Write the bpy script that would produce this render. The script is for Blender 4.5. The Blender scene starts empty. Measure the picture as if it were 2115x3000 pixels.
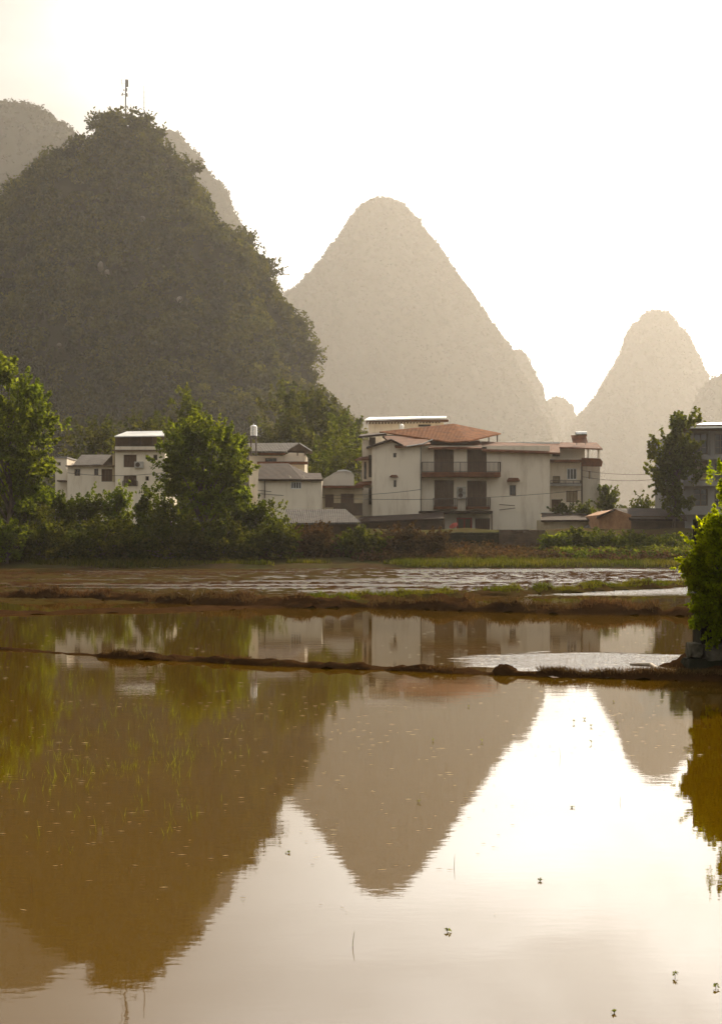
import bpy, math, random
import numpy as np
from mathutils import Vector

scene = bpy.context.scene
C = scene.collection
R = math.radians

# ------------------------------------------------------------------ camera, sky, sun, exposure
F = 4166.0            # focal length in photograph pixels (2115 x 3000)
CX, HY = 1057.5, 1595.5
CAMZ = 1.62
cd = bpy.data.cameras.new('camera'); cam = bpy.data.objects.new('camera', cd); C.objects.link(cam)
cd.sensor_fit = 'VERTICAL'; cd.sensor_height = 36.0; cd.lens = 36.0 * F / 3000.0
cd.shift_x = 0.0; cd.shift_y = (HY - 1500.0) / 3000.0
cd.clip_start = 0.1; cd.clip_end = 12000
cam.location = (0, 0, CAMZ); cam.rotation_euler = (R(90), 0, 0)
scene.camera = cam

SUN_AZ, SUN_EL = R(24), R(31)
world = bpy.data.worlds.new("World"); scene.world = world; world.use_nodes = True
nt = world.node_tree; nt.nodes.clear()
N = nt.nodes.new; L = nt.links.new
out = N('ShaderNodeOutputWorld'); bg = N('ShaderNodeBackground'); bg.inputs['Strength'].default_value = 0.15
sky = N('ShaderNodeTexSky'); sky.sky_type = 'NISHITA'; sky.sun_disc = False
sky.sun_elevation = SUN_EL; sky.sun_rotation = SUN_AZ; sky.air_density = 1.3; sky.dust_density = 6.0; sky.ozone_density = 1.0
tc = N('ShaderNodeTexCoord')
# a thin veil of cloud, brighter where it lies nearer the sun
dot = N('ShaderNodeVectorMath'); dot.operation = 'DOT_PRODUCT'
dot.inputs[1].default_value = (math.sin(SUN_AZ)*math.cos(SUN_EL), math.cos(SUN_AZ)*math.cos(SUN_EL), math.sin(SUN_EL))
L(tc.outputs['Generated'], dot.inputs[0])
glow = N('ShaderNodeMapRange'); glow.inputs['From Min'].default_value = 0.80; glow.inputs['From Max'].default_value = 1.0
glow.inputs['To Min'].default_value = 0.0; glow.inputs['To Max'].default_value = 1.0; glow.interpolation_type = 'SMOOTHSTEP'
L(dot.outputs['Value'], glow.inputs['Value'])
mp = N('ShaderNodeMapping'); mp.inputs['Scale'].default_value = (1.0, 1.0, 2.6)
L(tc.outputs['Generated'], mp.inputs['Vector'])
cn = N('ShaderNodeTexNoise'); cn.inputs['Scale'].default_value = 3.1; cn.inputs['Detail'].default_value = 7; cn.inputs['Roughness'].default_value = 0.5
cn.inputs['Distortion'].default_value = 0.4
L(mp.outputs['Vector'], cn.inputs['Vector'])
cr = N('ShaderNodeMapRange'); cr.inputs['From Min'].default_value = 0.35; cr.inputs['From Max'].default_value = 0.68
cr.inputs['To Min'].default_value = 0.72; cr.inputs['To Max'].default_value = 1.40
L(cn.outputs['Fac'], cr.inputs['Value'])
CLOUD_BASE, CLOUD_GLOW = 2.3, 23.0
ga = N('ShaderNodeMath'); ga.operation = 'MULTIPLY_ADD'; ga.inputs[1].default_value = CLOUD_GLOW; ga.inputs[2].default_value = CLOUD_BASE
L(glow.outputs['Result'], ga.inputs[0])
gm = N('ShaderNodeMath'); gm.operation = 'MULTIPLY'; L(ga.outputs[0], gm.inputs[0]); L(cr.outputs['Result'], gm.inputs[1])
cc = N('ShaderNodeVectorMath'); cc.operation = 'SCALE'; cc.inputs[0].default_value = (1.0, 0.985, 0.93)
L(gm.outputs[0], cc.inputs['Scale'])
mx = N('ShaderNodeMix'); mx.data_type = 'RGBA'; mx.inputs['Factor'].default_value = 0.95
L(sky.outputs['Color'], mx.inputs['A']); L(cc.outputs['Vector'], mx.inputs['B'])
L(mx.outputs['Result'], bg.inputs['Color']); L(bg.outputs['Background'], out.inputs['Surface'])

sd = bpy.data.lights.new('sun', 'SUN'); sd.energy = 5.0; sd.angle = R(0.5); sd.color = (1.0, 0.82, 0.60)
sun = bpy.data.objects.new('sun', sd); C.objects.link(sun)
sv = Vector((math.sin(SUN_AZ)*math.cos(SUN_EL), math.cos(SUN_AZ)*math.cos(SUN_EL), math.sin(SUN_EL)))
sun.rotation_euler = sv.to_track_quat('Z', 'Y').to_euler(); sun.location = (60, 40, 90)

vs = scene.view_settings; vs.view_transform = 'Standard'; vs.look = 'None'; vs.exposure = 0.55; vs.gamma = 1.0
cy = scene.cycles
cy.use_denoising = True; cy.use_adaptive_sampling = False
cy.max_bounces = 7; cy.diffuse_bounces = 2; cy.glossy_bounces = 3; cy.transmission_bounces = 3; cy.volume_bounces = 1
cy.transparent_max_bounces = 4; cy.sample_clamp_indirect = 6.0; cy.caustics_reflective = False; cy.caustics_refractive = False

# ------------------------------------------------------------------ helpers
def X(px, D): return (px - CX) / F * D
def Z(py, D): return CAMZ - (py - HY) / F * D
def Dw(py, z=0.0): return (CAMZ - z) * F / (py - HY)      # distance of a point at height z seen at row py
DS = 1.30637                                              # display units -> photograph pixels

def tag(o, label=None, cat=None, group=None, kind=None):
    if label: o['label'] = label
    if cat: o['category'] = cat
    if group: o['group'] = group
    if kind: o['kind'] = kind
    return o

def empty(name, loc, label, cat, group=None, rz=0.0):
    o = bpy.data.objects.new(name, None); C.objects.link(o); o.location = loc; o.rotation_euler = (0, 0, rz)
    o.empty_display_size = 0.3
    return tag(o, label, cat, group)

def np_mesh(name, v, f, mat=None, parent=None, smooth=False):
    """v (n,3), f (m,k) arrays -> one mesh object"""
    v = np.asarray(v, dtype=np.float32); f = np.asarray(f, dtype=np.int32)
    me = bpy.data.meshes.new(name); k = f.shape[1]; m = f.shape[0]
    me.vertices.add(len(v)); me.vertices.foreach_set('co', v.ravel())
    me.loops.add(m*k); me.loops.foreach_set('vertex_index', f.ravel())
    me.polygons.add(m); me.polygons.foreach_set('loop_start', np.arange(m, dtype=np.int32)*k)
    me.update(calc_edges=True)
    if smooth: me.polygons.foreach_set('use_smooth', np.ones(m, dtype=bool))
    if mat: me.materials.append(mat)
    o = bpy.data.objects.new(name, me); C.objects.link(o)
    if parent: o.parent = parent
    return o

class MB:
    def __init__(s): s.v = []; s.f = []; s.smooth = False
    def add(s, vs, fs):
        n = len(s.v); s.v += [tuple(p) for p in vs]; s.f += [tuple(i+n for i in q) for q in fs]; return s
    def box(s, x0, x1, y0, y1, z0, z1):
        v = [(x, y, z) for z in (z0, z1) for y in (y0, y1) for x in (x0, x1)]
        return s.add(v, [(0,2,3,1),(4,5,7,6),(0,1,5,4),(2,6,7,3),(0,4,6,2),(1,3,7,5)])
    def hexa(s, p):     # 8 points: bottom 4 loop, top 4 loop
        return s.add(p, [(3,2,1,0),(4,5,6,7),(0,1,5,4),(1,2,6,5),(2,3,7,6),(3,0,4,7)])
    def sheet(s, q, t):  # quad in space with thickness t downwards
        lo = [(x, y, z-t) for x, y, z in q]
        return s.hexa(lo + list(q))
    def prism(s, poly, y0, y1):   # poly in x,z extruded along y
        n = len(poly)
        v = [(x, y0, z) for x, z in poly] + [(x, y1, z) for x, z in poly]
        return s.add(v, [tuple(range(n)), tuple(range(2*n-1, n-1, -1))] + [(i, i+n, (i+1) % n + n, (i+1) % n) for i in range(n)])
    def prismx(s, poly, x0, x1):  # poly in y,z extruded along x
        n = len(poly)
        v = [(x0, y, z) for y, z in poly] + [(x1, y, z) for y, z in poly]
        return s.add(v, [tuple(range(n)), tuple(range(2*n-1, n-1, -1))] + [(i, i+n, (i+1) % n + n, (i+1) % n) for i in range(n)])
    def tube(s, pts, radii, n=7):
        pts = [Vector(p) for p in pts]; rings = []
        for i, p in enumerate(pts):
            d = (pts[min(i+1, len(pts)-1)] - pts[max(i-1, 0)]).normalized()
            a = d.cross(Vector((0.31, 0.95, 0.05))).normalized() if abs(d.z) > .5 else d.cross(Vector((0, 0, 1))).normalized()
            b = d.cross(a)
            rings.append([p + (a*math.cos(2*math.pi*k/n) + b*math.sin(2*math.pi*k/n))*radii[i] for k in range(n)])
        v = [q for r_ in rings for q in r_]
        f = [(i*n+k, i*n+(k+1) % n, (i+1)*n+(k+1) % n, (i+1)*n+k) for i in range(len(pts)-1) for k in range(n)]
        f += [tuple(range(n-1, -1, -1)), tuple((len(pts)-1)*n + k for k in range(n))]
        return s.add(v, f)
    def cyl(s, x, y, z0, z1, r, n=20, r2=None):
        r2 = r if r2 is None else r2
        return s.tube([(x, y, z0), (x, y, z1)], [r, r2], n)
    def build(s, name, mat, parent=None, smooth=False):
        me = bpy.data.meshes.new(name); me.from_pydata(s.v, [], s.f); me.validate(); me.update()
        if smooth:
            for p in me.polygons: p.use_smooth = True
        me.materials.append(mat)
        o = bpy.data.objects.new(name, me); C.objects.link(o)
        if parent: o.parent = parent
        return o

# value noise, vectorised
def _hash(ix, iy, iz, seed):
    h = (ix.astype(np.int64)*374761393 + iy.astype(np.int64)*668265263 + iz.astype(np.int64)*2147483647 + seed*1274126177) & 0xffffffff
    h = ((h ^ (h >> 13)) * 1274126177) & 0xffffffff
    return ((h ^ (h >> 16)) & 0xffff) / 65535.0
def vnoise(p, seed=0):
    i = np.floor(p).astype(np.int64); f = p - i; f = f*f*(3-2*f); r = 0
    for dx in (0, 1):
        for dy in (0, 1):
            for dz in (0, 1):
                w = (f[:, 0] if dx else 1-f[:, 0])*(f[:, 1] if dy else 1-f[:, 1])*(f[:, 2] if dz else 1-f[:, 2])
                r = r + w*_hash(i[:, 0]+dx, i[:, 1]+dy, i[:, 2]+dz, seed)
    return r*2-1
def fbm(p, scale, oct=4, seed=0):
    r = 0; a = 1.0; s = 1.0/scale
    for k in range(oct): r = r + a*vnoise(p*s, seed+k*17); a *= .5; s *= 2.03
    return r

def unit(rng, n):
    d = rng.normal(size=(n, 3)); return d/np.linalg.norm(d, axis=1, keepdims=True)
def cards(c, nrm, size, rng, aspect=0.55, fold=0.18):
    """leaf-shaped quads with centres c, facing nrm"""
    n = len(c)
    t = np.cross(nrm, unit(rng, n)); t /= np.linalg.norm(t, axis=1, keepdims=True)+1e-9
    b = np.cross(nrm, t); s = np.asarray(size).reshape(-1, 1)*np.ones((n, 1))
    v = np.empty((n, 4, 3))
    v[:, 0] = c - t*s; v[:, 1] = c + b*s*aspect + nrm*s*fold - t*s*.15; v[:, 2] = c + t*s; v[:, 3] = c - b*s*aspect + nrm*s*fold - t*s*.15
    return v.reshape(-1, 3)
def quads_of(nv): return np.arange(nv, dtype=np.int32).reshape(-1, 4)
def sprays(cs, core, pr, npuff, per, leaf, rg):
    # leafy sprays that lean outward from the middle of the crown: three to each puff centre
    m = 3; c = np.repeat(cs, m, 0) + rg.normal(size=(len(cs)*m, 3))*pr*.55
    d = c - core; d /= np.linalg.norm(d, axis=1, keepdims=True)+1e-6; d = d + unit(rg, len(c))*.55 + np.array([0, 0, .25]); d /= np.linalg.norm(d, axis=1, keepdims=True)
    ln = pr*(.8+1.6*rg.random(len(c))**2); k = max(8, per//m); idx = np.repeat(np.arange(len(c)), k); s_ = rg.random(len(idx))
    p_ = c[idx] + d[idx]*((s_-.35)*ln[idx]*1.3)[:, None] + rg.normal(size=(len(idx), 3))*(pr*.34*(1.05-s_))[:, None]*np.array([1, 1, .75])
    nr = d[idx]*.5 + unit(rg, len(idx)) + np.array([0, 0, .35]); nr /= np.linalg.norm(nr, axis=1, keepdims=True)
    return cards(p_, nr, leaf*(.55+.8*rg.random(len(idx))), rg)
def puffs(cent, rad, ncard, size, rng, up=0.25, squash=0.8, shell=0.55):
    """clusters of leaf cards round each centre"""
    k = len(cent); idx = np.repeat(np.arange(k), ncard); n = len(idx)
    d = unit(rng, n); d[:, 2] = d[:, 2]*squash + up*.5
    rr = (shell + (1-shell)*rng.random(n)**.7)*np.asarray(rad)[idx]
    p = cent[idx] + d*rr[:, None]
    nr = d + unit(rng, n)*0.75; nr /= np.linalg.norm(nr, axis=1, keepdims=True)
    return cards(p, nr, size*(.6+.8*rng.random(n)), rng)

# ------------------------------------------------------------------ materials
def new_mat(name):
    m = bpy.data.materials.new(name); m.use_nodes = True; t = m.node_tree; t.nodes.clear()
    o = t.nodes.new('ShaderNodeOutputMaterial'); return m, t, o
def pmat(name, col, rough=0.8, col2=None, scale=3.0, stretch=(1, 1, 1), detail=5, bump=0.0, bscale=None, lo=.35, hi=.65, metal=0.0, spec=0.4, island=0.0):
    m, t, o = new_mat(name); n = t.nodes.new; l = t.links.new
    b = n('ShaderNodeBsdfPrincipled'); b.inputs['Roughness'].default_value = rough; b.inputs['Metallic'].default_value = metal
    b.inputs['Specular IOR Level'].default_value = spec
    tx = n('ShaderNodeTexCoord'); mp = n('ShaderNodeMapping'); mp.inputs['Scale'].default_value = stretch
    l(tx.outputs['Object'], mp.inputs['Vector'])
    ns = n('ShaderNodeTexNoise'); ns.inputs['Scale'].default_value = scale; ns.inputs['Detail'].default_value = detail; ns.inputs['Roughness'].default_value = .62
    l(mp.outputs['Vector'], ns.inputs['Vector'])
    mr = n('ShaderNodeMapRange'); mr.inputs['From Min'].default_value = lo; mr.inputs['From Max'].default_value = hi; l(ns.outputs['Fac'], mr.inputs['Value'])
    mx = n('ShaderNodeMix'); mx.data_type = 'RGBA'
    mx.inputs['A'].default_value = (*col, 1); c2 = col2 or tuple(c*.7 for c in col); mx.inputs['B'].default_value = (*c2, 1)
    l(mr.outputs['Result'], mx.inputs['Factor']); last = mx.outputs['Result']
    if island:
        g = n('ShaderNodeNewGeometry'); r2 = n('ShaderNodeMapRange'); r2.inputs['To Min'].default_value = 1-island; r2.inputs['To Max'].default_value = 1+island
        l(g.outputs['Random Per Island'], r2.inputs['Value'])
        sc = n('ShaderNodeVectorMath'); sc.operation = 'SCALE'; l(last, sc.inputs[0]); l(r2.outputs['Result'], sc.inputs['Scale']); last = sc.outputs['Vector']
    l(last, b.inputs['Base Color'])
    if bump:
        n2 = n('ShaderNodeTexNoise'); n2.inputs['Scale'].default_value = bscale or scale*4; n2.inputs['Detail'].default_value = 6
        l(tx.outputs['Object'], n2.inputs['Vector'])
        bp = n('ShaderNodeBump'); bp.inputs['Strength'].default_value = bump; bp.inputs['Distance'].default_value = 0.05
        l(n2.outputs['Fac'], bp.inputs['Height']); l(bp.outputs['Normal'], b.inputs['Normal'])
    l(b.outputs['BSDF'], o.inputs['Surface']); return m

def leaf_mat(name, col, col2, trans=0.45, tcol=None, scale=0.4, var=0.45):
    m, t, o = new_mat(name); n = t.nodes.new; l = t.links.new
    g = n('ShaderNodeNewGeometry'); tx = n('ShaderNodeTexCoord')
    ns = n('ShaderNodeTexNoise'); ns.inputs['Scale'].default_value = scale; ns.inputs['Detail'].default_value = 3; l(tx.outputs['Object'], ns.inputs['Vector'])
    mr = n('ShaderNodeMapRange'); mr.inputs['From Min'].default_value = .35; mr.inputs['From Max'].default_value = .65; l(ns.outputs['Fac'], mr.inputs['Value'])
    mx = n('ShaderNodeMix'); mx.data_type = 'RGBA'; mx.inputs['A'].default_value = (*col, 1); mx.inputs['B'].default_value = (*col2, 1)
    l(mr.outputs['Result'], mx.inputs['Factor'])
    r2 = n('ShaderNodeMapRange'); r2.inputs['To Min'].default_value = 1-var; r2.inputs['To Max'].default_value = 1+var; l(g.outputs['Random Per Island'], r2.inputs['Value'])
    sc = n('ShaderNodeVectorMath'); sc.operation = 'SCALE'; l(mx.outputs['Result'], sc.inputs[0]); l(r2.outputs['Result'], sc.inputs['Scale'])
    d = n('ShaderNodeBsdfDiffuse'); l(sc.outputs['Vector'], d.inputs['Color'])
    tr = n('ShaderNodeBsdfTranslucent')
    tm = n('ShaderNodeVectorMath'); tm.operation = 'MULTIPLY'; tm.inputs[1].default_value = tcol or (2.2, 2.2, .9); l(sc.outputs['Vector'], tm.inputs[0]); l(tm.outputs['Vector'], tr.inputs['Color'])
    ms = n('ShaderNodeMixShader'); ms.inputs[0].default_value = trans; l(d.outputs[0], ms.inputs[1]); l(tr.outputs[0], ms.inputs[2])
    l(ms.outputs[0], o.inputs['Surface']); return m

def tile_mat(name, col, col2, pitch=3.0, rough=.8, axis='X'):
    """rows of roof tiles: ridges across the slope"""
    m = pmat(name, col, rough, col2, scale=1.6, detail=6, spec=.08)
    t = m.node_tree; n = t.nodes.new; l = t.links.new
    b = [q for q in t.nodes if q.type == 'BSDF_PRINCIPLED'][0]; tx = [q for q in t.nodes if q.type == 'TEX_COORD'][0]
    w = n('ShaderNodeTexWave'); w.bands_direction = axis; w.inputs['Scale'].default_value = pitch; w.inputs['Distortion'].default_value = .6; w.inputs['Detail'].default_value = 2
    l(tx.outputs['Object'], w.inputs['Vector'])
    bp = n('ShaderNodeBump'); bp.inputs['Strength'].default_value = .9; bp.inputs['Distance'].default_value = .08
    l(w.outputs['Fac'], bp.inputs['Height']); l(bp.outputs['Normal'], b.inputs['Normal']); return m

M = {}
M['plaster'] = pmat('white_plaster', (.84, .75, .61), .9, (.50, .40, .29), scale=1.1, stretch=(1, 1, .22), detail=9, lo=.50, hi=.82, bump=.15, bscale=12)
M['plaster_old'] = pmat('stained_plaster', (.62, .57, .48), .9, (.30, .25, .19), scale=.9, stretch=(1, 1, .3), detail=8, lo=.45, hi=.72, bump=.2, bscale=10)
M['plaster_cream'] = pmat('cream_plaster', (.60, .50, .33), .9, (.42, .33, .2), scale=.9, stretch=(1, 1, .4), detail=7, bump=.2)
M['concrete'] = pmat('grey_concrete', (.36, .35, .34), .9, (.24, .23, .22), scale=.7, stretch=(1, 1, .4), detail=8, bump=.2, bscale=9)
M['brick'] = pmat('clay_brick', (.42, .22, .10), .95, (.28, .14, .07), scale=2.0, detail=7, bump=.4, bscale=8)
M['dark_wall'] = pmat('dark_brown_wall', (.13, .085, .055), .95, (.07, .05, .035), scale=1.2, detail=7, bump=.3)  # dark brown mottled with a deeper brown
M['tile_dark'] = tile_mat('dark_roof_tiles', (.06, .034, .024), (.035, .022, .017))
M['tile_red'] = tile_mat('red_roof_tiles', (.25, .10, .05), (.14, .06, .035))
M['tile_grey'] = tile_mat('grey_roof_sheet', (.15, .135, .12), (.09, .082, .075), pitch=2.0, rough=.95)
M['rust'] = tile_mat('rust_red_metal_sheet', (.34, .13, .05), (.19, .08, .04), pitch=2.4, rough=.95)
M['sheet'] = pmat('pale_metal_sheet', (.80, .79, .76), .32, (.62, .60, .57), scale=1.5, metal=.35, spec=.6)
M['steel'] = pmat('stainless_steel', (.78, .78, .76), .25, (.6, .6, .58), scale=3, metal=.9)
M['glass'] = pmat('dark_window_glass', (.035, .028, .022), .12, (.02, .017, .014), scale=.5, spec=.6)
M['curtain'] = pmat('curtained_glass', (.42, .34, .22), .5, (.30, .22, .13), scale=1.5, stretch=(6, 1, 1))
M['shutter'] = pmat('brown_shutter_door', (.15, .085, .05), .6, (.09, .05, .03), scale=1.5, stretch=(8, 1, 1), bump=.2)
M['wood'] = pmat('old_timber', (.20, .13, .08), .85, (.10, .07, .045), scale=2.5, stretch=(6, 6, 1), bump=.4)
M['iron'] = pmat('dark_iron', (.05, .04, .035), .6, (.09, .05, .03), scale=6)
M['galv'] = pmat('galvanised_metal', (.34, .33, .31), .5, (.22, .21, .2), scale=5, metal=.6)
M['redpaint'] = pmat('red_paint', (.34, .05, .03), .6, (.34, .045, .03), scale=2)
M['ac'] = pmat('cream_plastic', (.50, .48, .43), .6, (.36, .34, .30), scale=3)
M['bark'] = pmat('bark', (.13, .10, .07), .95, (.06, .045, .035), scale=5, stretch=(2, 2, .5), bump=.7, bscale=14)
M['mud'] = pmat('wet_mud', (.052, .026, .010), .9, (.028, .014, .006), scale=2.2, detail=8, bump=.7, bscale=18, spec=0.0)
M['grassmud'] = pmat('grassy_mud', (.045, .036, .010), .9, (.048, .026, .010), scale=.6, detail=8, bump=.6, bscale=12, spec=0.0)
M['ground'] = pmat('earth_and_grass', (.06, .058, .02), .95, (.06, .038, .02), scale=.25, detail=9, bump=.6, bscale=5, spec=0.0)
M['rock'] = pmat('limestone_blocks', (.13, .12, .09), .95, (.05, .048, .032), scale=7, detail=8, bump=.9, bscale=22, spec=.1)
M['rockdark'] = pmat('mossy_dark_stone', (.035, .032, .022), .95, (.02, .022, .012), scale=3, detail=8, bump=.9, bscale=10, spec=.05)
M['bleached'] = pmat('bleached_driftwood', (.42, .36, .28), .8, (.26, .20, .14), scale=6, stretch=(1, 1, 1), bump=.4)
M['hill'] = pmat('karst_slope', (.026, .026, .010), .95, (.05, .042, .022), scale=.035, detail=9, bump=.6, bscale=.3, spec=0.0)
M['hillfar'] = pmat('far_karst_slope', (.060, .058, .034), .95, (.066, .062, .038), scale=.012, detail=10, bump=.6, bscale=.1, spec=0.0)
M['cliff'] = pmat('bare_limestone', (.36, .31, .26), .95, (.12, .10, .08), scale=.25, stretch=(1, 1, .4), detail=8, bump=.8, bscale=1)
M['leaf_forest'] = leaf_mat('forest_leaves', (.010, .016, .001), (.078, .078, .006), trans=.36, scale=.13, tcol=(2.2, 2.0, .5), var=.25)  # strong dark to light noise paints the shaded relief of tree clumps
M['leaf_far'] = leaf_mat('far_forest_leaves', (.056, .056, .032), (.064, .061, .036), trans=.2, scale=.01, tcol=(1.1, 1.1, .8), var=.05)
M['leaf_bright'] = leaf_mat('bright_leaves', (.070, .095, .012), (.10, .115, .016), trans=.5, scale=.35, tcol=(2.6, 2.5, .8))
M['leaf_mid'] = leaf_mat('mid_green_leaves', (.052, .068, .009), (.085, .088, .013), trans=.48, scale=.3)
M['leaf_dark'] = leaf_mat('dark_leaves', (.038, .048, .008), (.066, .062, .013), trans=.42, scale=.3)
M['leaf_near'] = leaf_mat('backlit_shrub_leaves', (.085, .12, .010), (.14, .16, .012), trans=.62, scale=1.2, tcol=(3.9, 3.6, .5))
M['leaf_dry'] = leaf_mat('dry_brown_scrub', (.095, .055, .028), (.075, .055, .024), trans=.25, scale=.3, tcol=(1.6, 1.3, .8))
M['grass'] = leaf_mat('bank_grass', (.046, .054, .006), (.080, .070, .013), trans=.38, scale=.5, tcol=(2.2, 2.2, .7))
M['rice'] = leaf_mat('rice_shoots', (.070, .098, .006), (.09, .095, .012), trans=.45, scale=1.0, tcol=(2.2, 2.2, .7))
M['straw'] = pmat('floating_straw', (.50, .42, .26), .6, (.28, .21, .10), scale=3, island=.4, spec=.1)

# muddy paddy water: a silty body under a mirror surface, with patches the breeze ruffles
m, t, o = new_mat('paddy_water'); n = t.nodes.new; l = t.links.new
b = n('ShaderNodeBsdfPrincipled'); b.inputs['Roughness'].default_value = .015; b.inputs['IOR'].default_value = 1.34; b.inputs['Specular IOR Level'].default_value = .5
ge = n('ShaderNodeNewGeometry'); ns = n('ShaderNodeTexNoise'); ns.inputs['Scale'].default_value = .22; ns.inputs['Detail'].default_value = 5
l(ge.outputs['Position'], ns.inputs['Vector'])
mx = n('ShaderNodeMix'); mx.data_type = 'RGBA'; mx.inputs['A'].default_value = (.088, .045, .0002, 1); mx.inputs['B'].default_value = (.066, .034, .0002, 1)
l(ns.outputs['Fac'], mx.inputs['Factor']); l(mx.outputs['Result'], b.inputs['Base Color'])
mp = n('ShaderNodeMapping'); mp.inputs['Scale'].default_value = (1.0, 2.2, 1.0); l(ge.outputs['Position'], mp.inputs['Vector'])
w1 = n('ShaderNodeTexNoise'); w1.inputs['Scale'].default_value = 1.3; w1.inputs['Detail'].default_value = 3; l(mp.outputs['Vector'], w1.inputs['Vector'])
w2 = n('ShaderNodeTexNoise'); w2.inputs['Scale'].default_value = 8; w2.inputs['Detail'].default_value = 3; l(mp.outputs['Vector'], w2.inputs['Vector'])
sx = n('ShaderNodeSeparateXYZ'); l(ge.outputs['Position'], sx.inputs[0])
def mth(op, a, b_=None, c=None, cl=False):
    q = n('ShaderNodeMath'); q.operation = op; q.use_clamp = cl
    for i, val in enumerate((a, b_, c)):
        if val is None: continue
        if isinstance(val, (int, float)): q.inputs[i].default_value = val
        else: l(val, q.inputs[i])
    return q.outputs[0]
# ruffled patch beyond the near bund (centre x=3.1, y=19.4)
pn = n('ShaderNodeTexNoise'); pn.inputs['Scale'].default_value = .9; pn.inputs['Detail'].default_value = 4; l(mp.outputs['Vector'], pn.inputs['Vector'])
ex = mth('DIVIDE', mth('SUBTRACT', sx.outputs['X'], 3.2), 1.9); ey = mth('DIVIDE', mth('SUBTRACT', sx.outputs['Y'], 19.7), 1.7)
r2 = mth('ADD', mth('MULTIPLY', ex, ex), mth('MULTIPLY', ey, ey))
patch = mth('MULTIPLY', mth('SUBTRACT', mth('ADD', 1.0, mth('MULTIPLY', mth('SUBTRACT', pn.outputs['Fac'], .5), 1.6)), r2), 2.2, cl=True)
far = mth('MULTIPLY', mth('SUBTRACT', sx.outputs['Y'], 44.0), .12, cl=True)
fm = n('ShaderNodeMapping'); fm.inputs['Scale'].default_value = (.12, .55, 1.0); l(ge.outputs['Position'], fm.inputs['Vector'])
fn = n('ShaderNodeTexNoise'); fn.inputs['Scale'].default_value = 1.0; fn.inputs['Detail'].default_value = 6; fn.inputs['Roughness'].default_value = .7; l(fm.outputs['Vector'], fn.inputs['Vector'])
rightward = mth('MULTIPLY_ADD', mth('MULTIPLY', mth('ADD', sx.outputs['X'], 22.0), .03, cl=True), .12, .0)
gl = mth('MULTIPLY', mth('ADD', mth('SUBTRACT', fn.outputs['Fac'], .52), rightward), 14.0, cl=True)
amp = mth('ADD', mth('ADD', mth('MULTIPLY', patch, .03), mth('MULTIPLY', mth('MULTIPLY', far, gl), .034)), .00018)
h1 = mth('MULTIPLY', w1.outputs['Fac'], .0006)
h2 = mth('MULTIPLY', w2.outputs['Fac'], amp)
bp = n('ShaderNodeBump'); bp.inputs['Strength'].default_value = 1.0; bp.inputs['Distance'].default_value = 1.0
l(mth('ADD', h1, h2), bp.inputs['Height']); l(bp.outputs['Normal'], b.inputs['Normal'])
l(b.outputs['BSDF'], o.inputs['Surface']); M['water'] = m

# ------------------------------------------------------------------ ground and water
def sstep(a, b_, x): t_ = np.clip((x-a)/(b_-a), 0, 1); return t_*t_*(3-2*t_)
def ground_z(x, y):
    x = np.asarray(x, float); y = np.asarray(y, float)
    shore = 97 + 1.2*np.sin(x*.11) + .6*np.sin(x*.37+1)
    z = -.35 + .65*sstep(shore-1.5, shore+1.2, y) + .35*sstep(shore+1, shore+6, y) + 2.25*sstep(shore+8, 121, y)
    z = z + .55*(1-sstep(1.5, 4.2, y)) + .0
    side = sstep(95, 130, np.abs(x)); z = z + side*.8*(1-sstep(100, 120, y))
    return z
def axis(edges):
    r = []
    for a, b_, s in edges: r += list(np.arange(a, b_, s))
    return np.array(r + [edges[-1][1]])
xs = axis([(-4200, -400, 380), (-400, -60, 20), (-60, 60, 1.5), (60, 400, 20), (400, 4200, 380)])
ys = axis([(-400, -20, 38), (-20, 90, 2.5), (90, 128, .7), (128, 200, 6), (200, 5000, 240)])
# far enough to pass behind every hill
gx, gy = np.meshgrid(xs, ys); p = np.stack([gx.ravel(), gy.ravel(), 0*gx.ravel()], 1)
gz = ground_z(p[:, 0], p[:, 1]); gz += .12*fbm(p, 3.0, 3, 5)*(gz > .1)
p[:, 2] = gz; nx = len(xs)
ii = (np.arange(len(ys)-1)[:, None]*nx + np.arange(nx-1)[None]).ravel()
g = np_mesh('ground', p, np.stack([ii, ii+1, ii+1+nx, ii+nx], 1), M['ground'], smooth=True); tag(g, kind='structure')
w = MB(); w.add([(-130, -6, 0), (130, -6, 0), (130, 102, 0), (-130, 102, 0)], [(0, 1, 2, 3)])
w = w.build('water', M['water']); tag(w, kind='structure')

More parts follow.
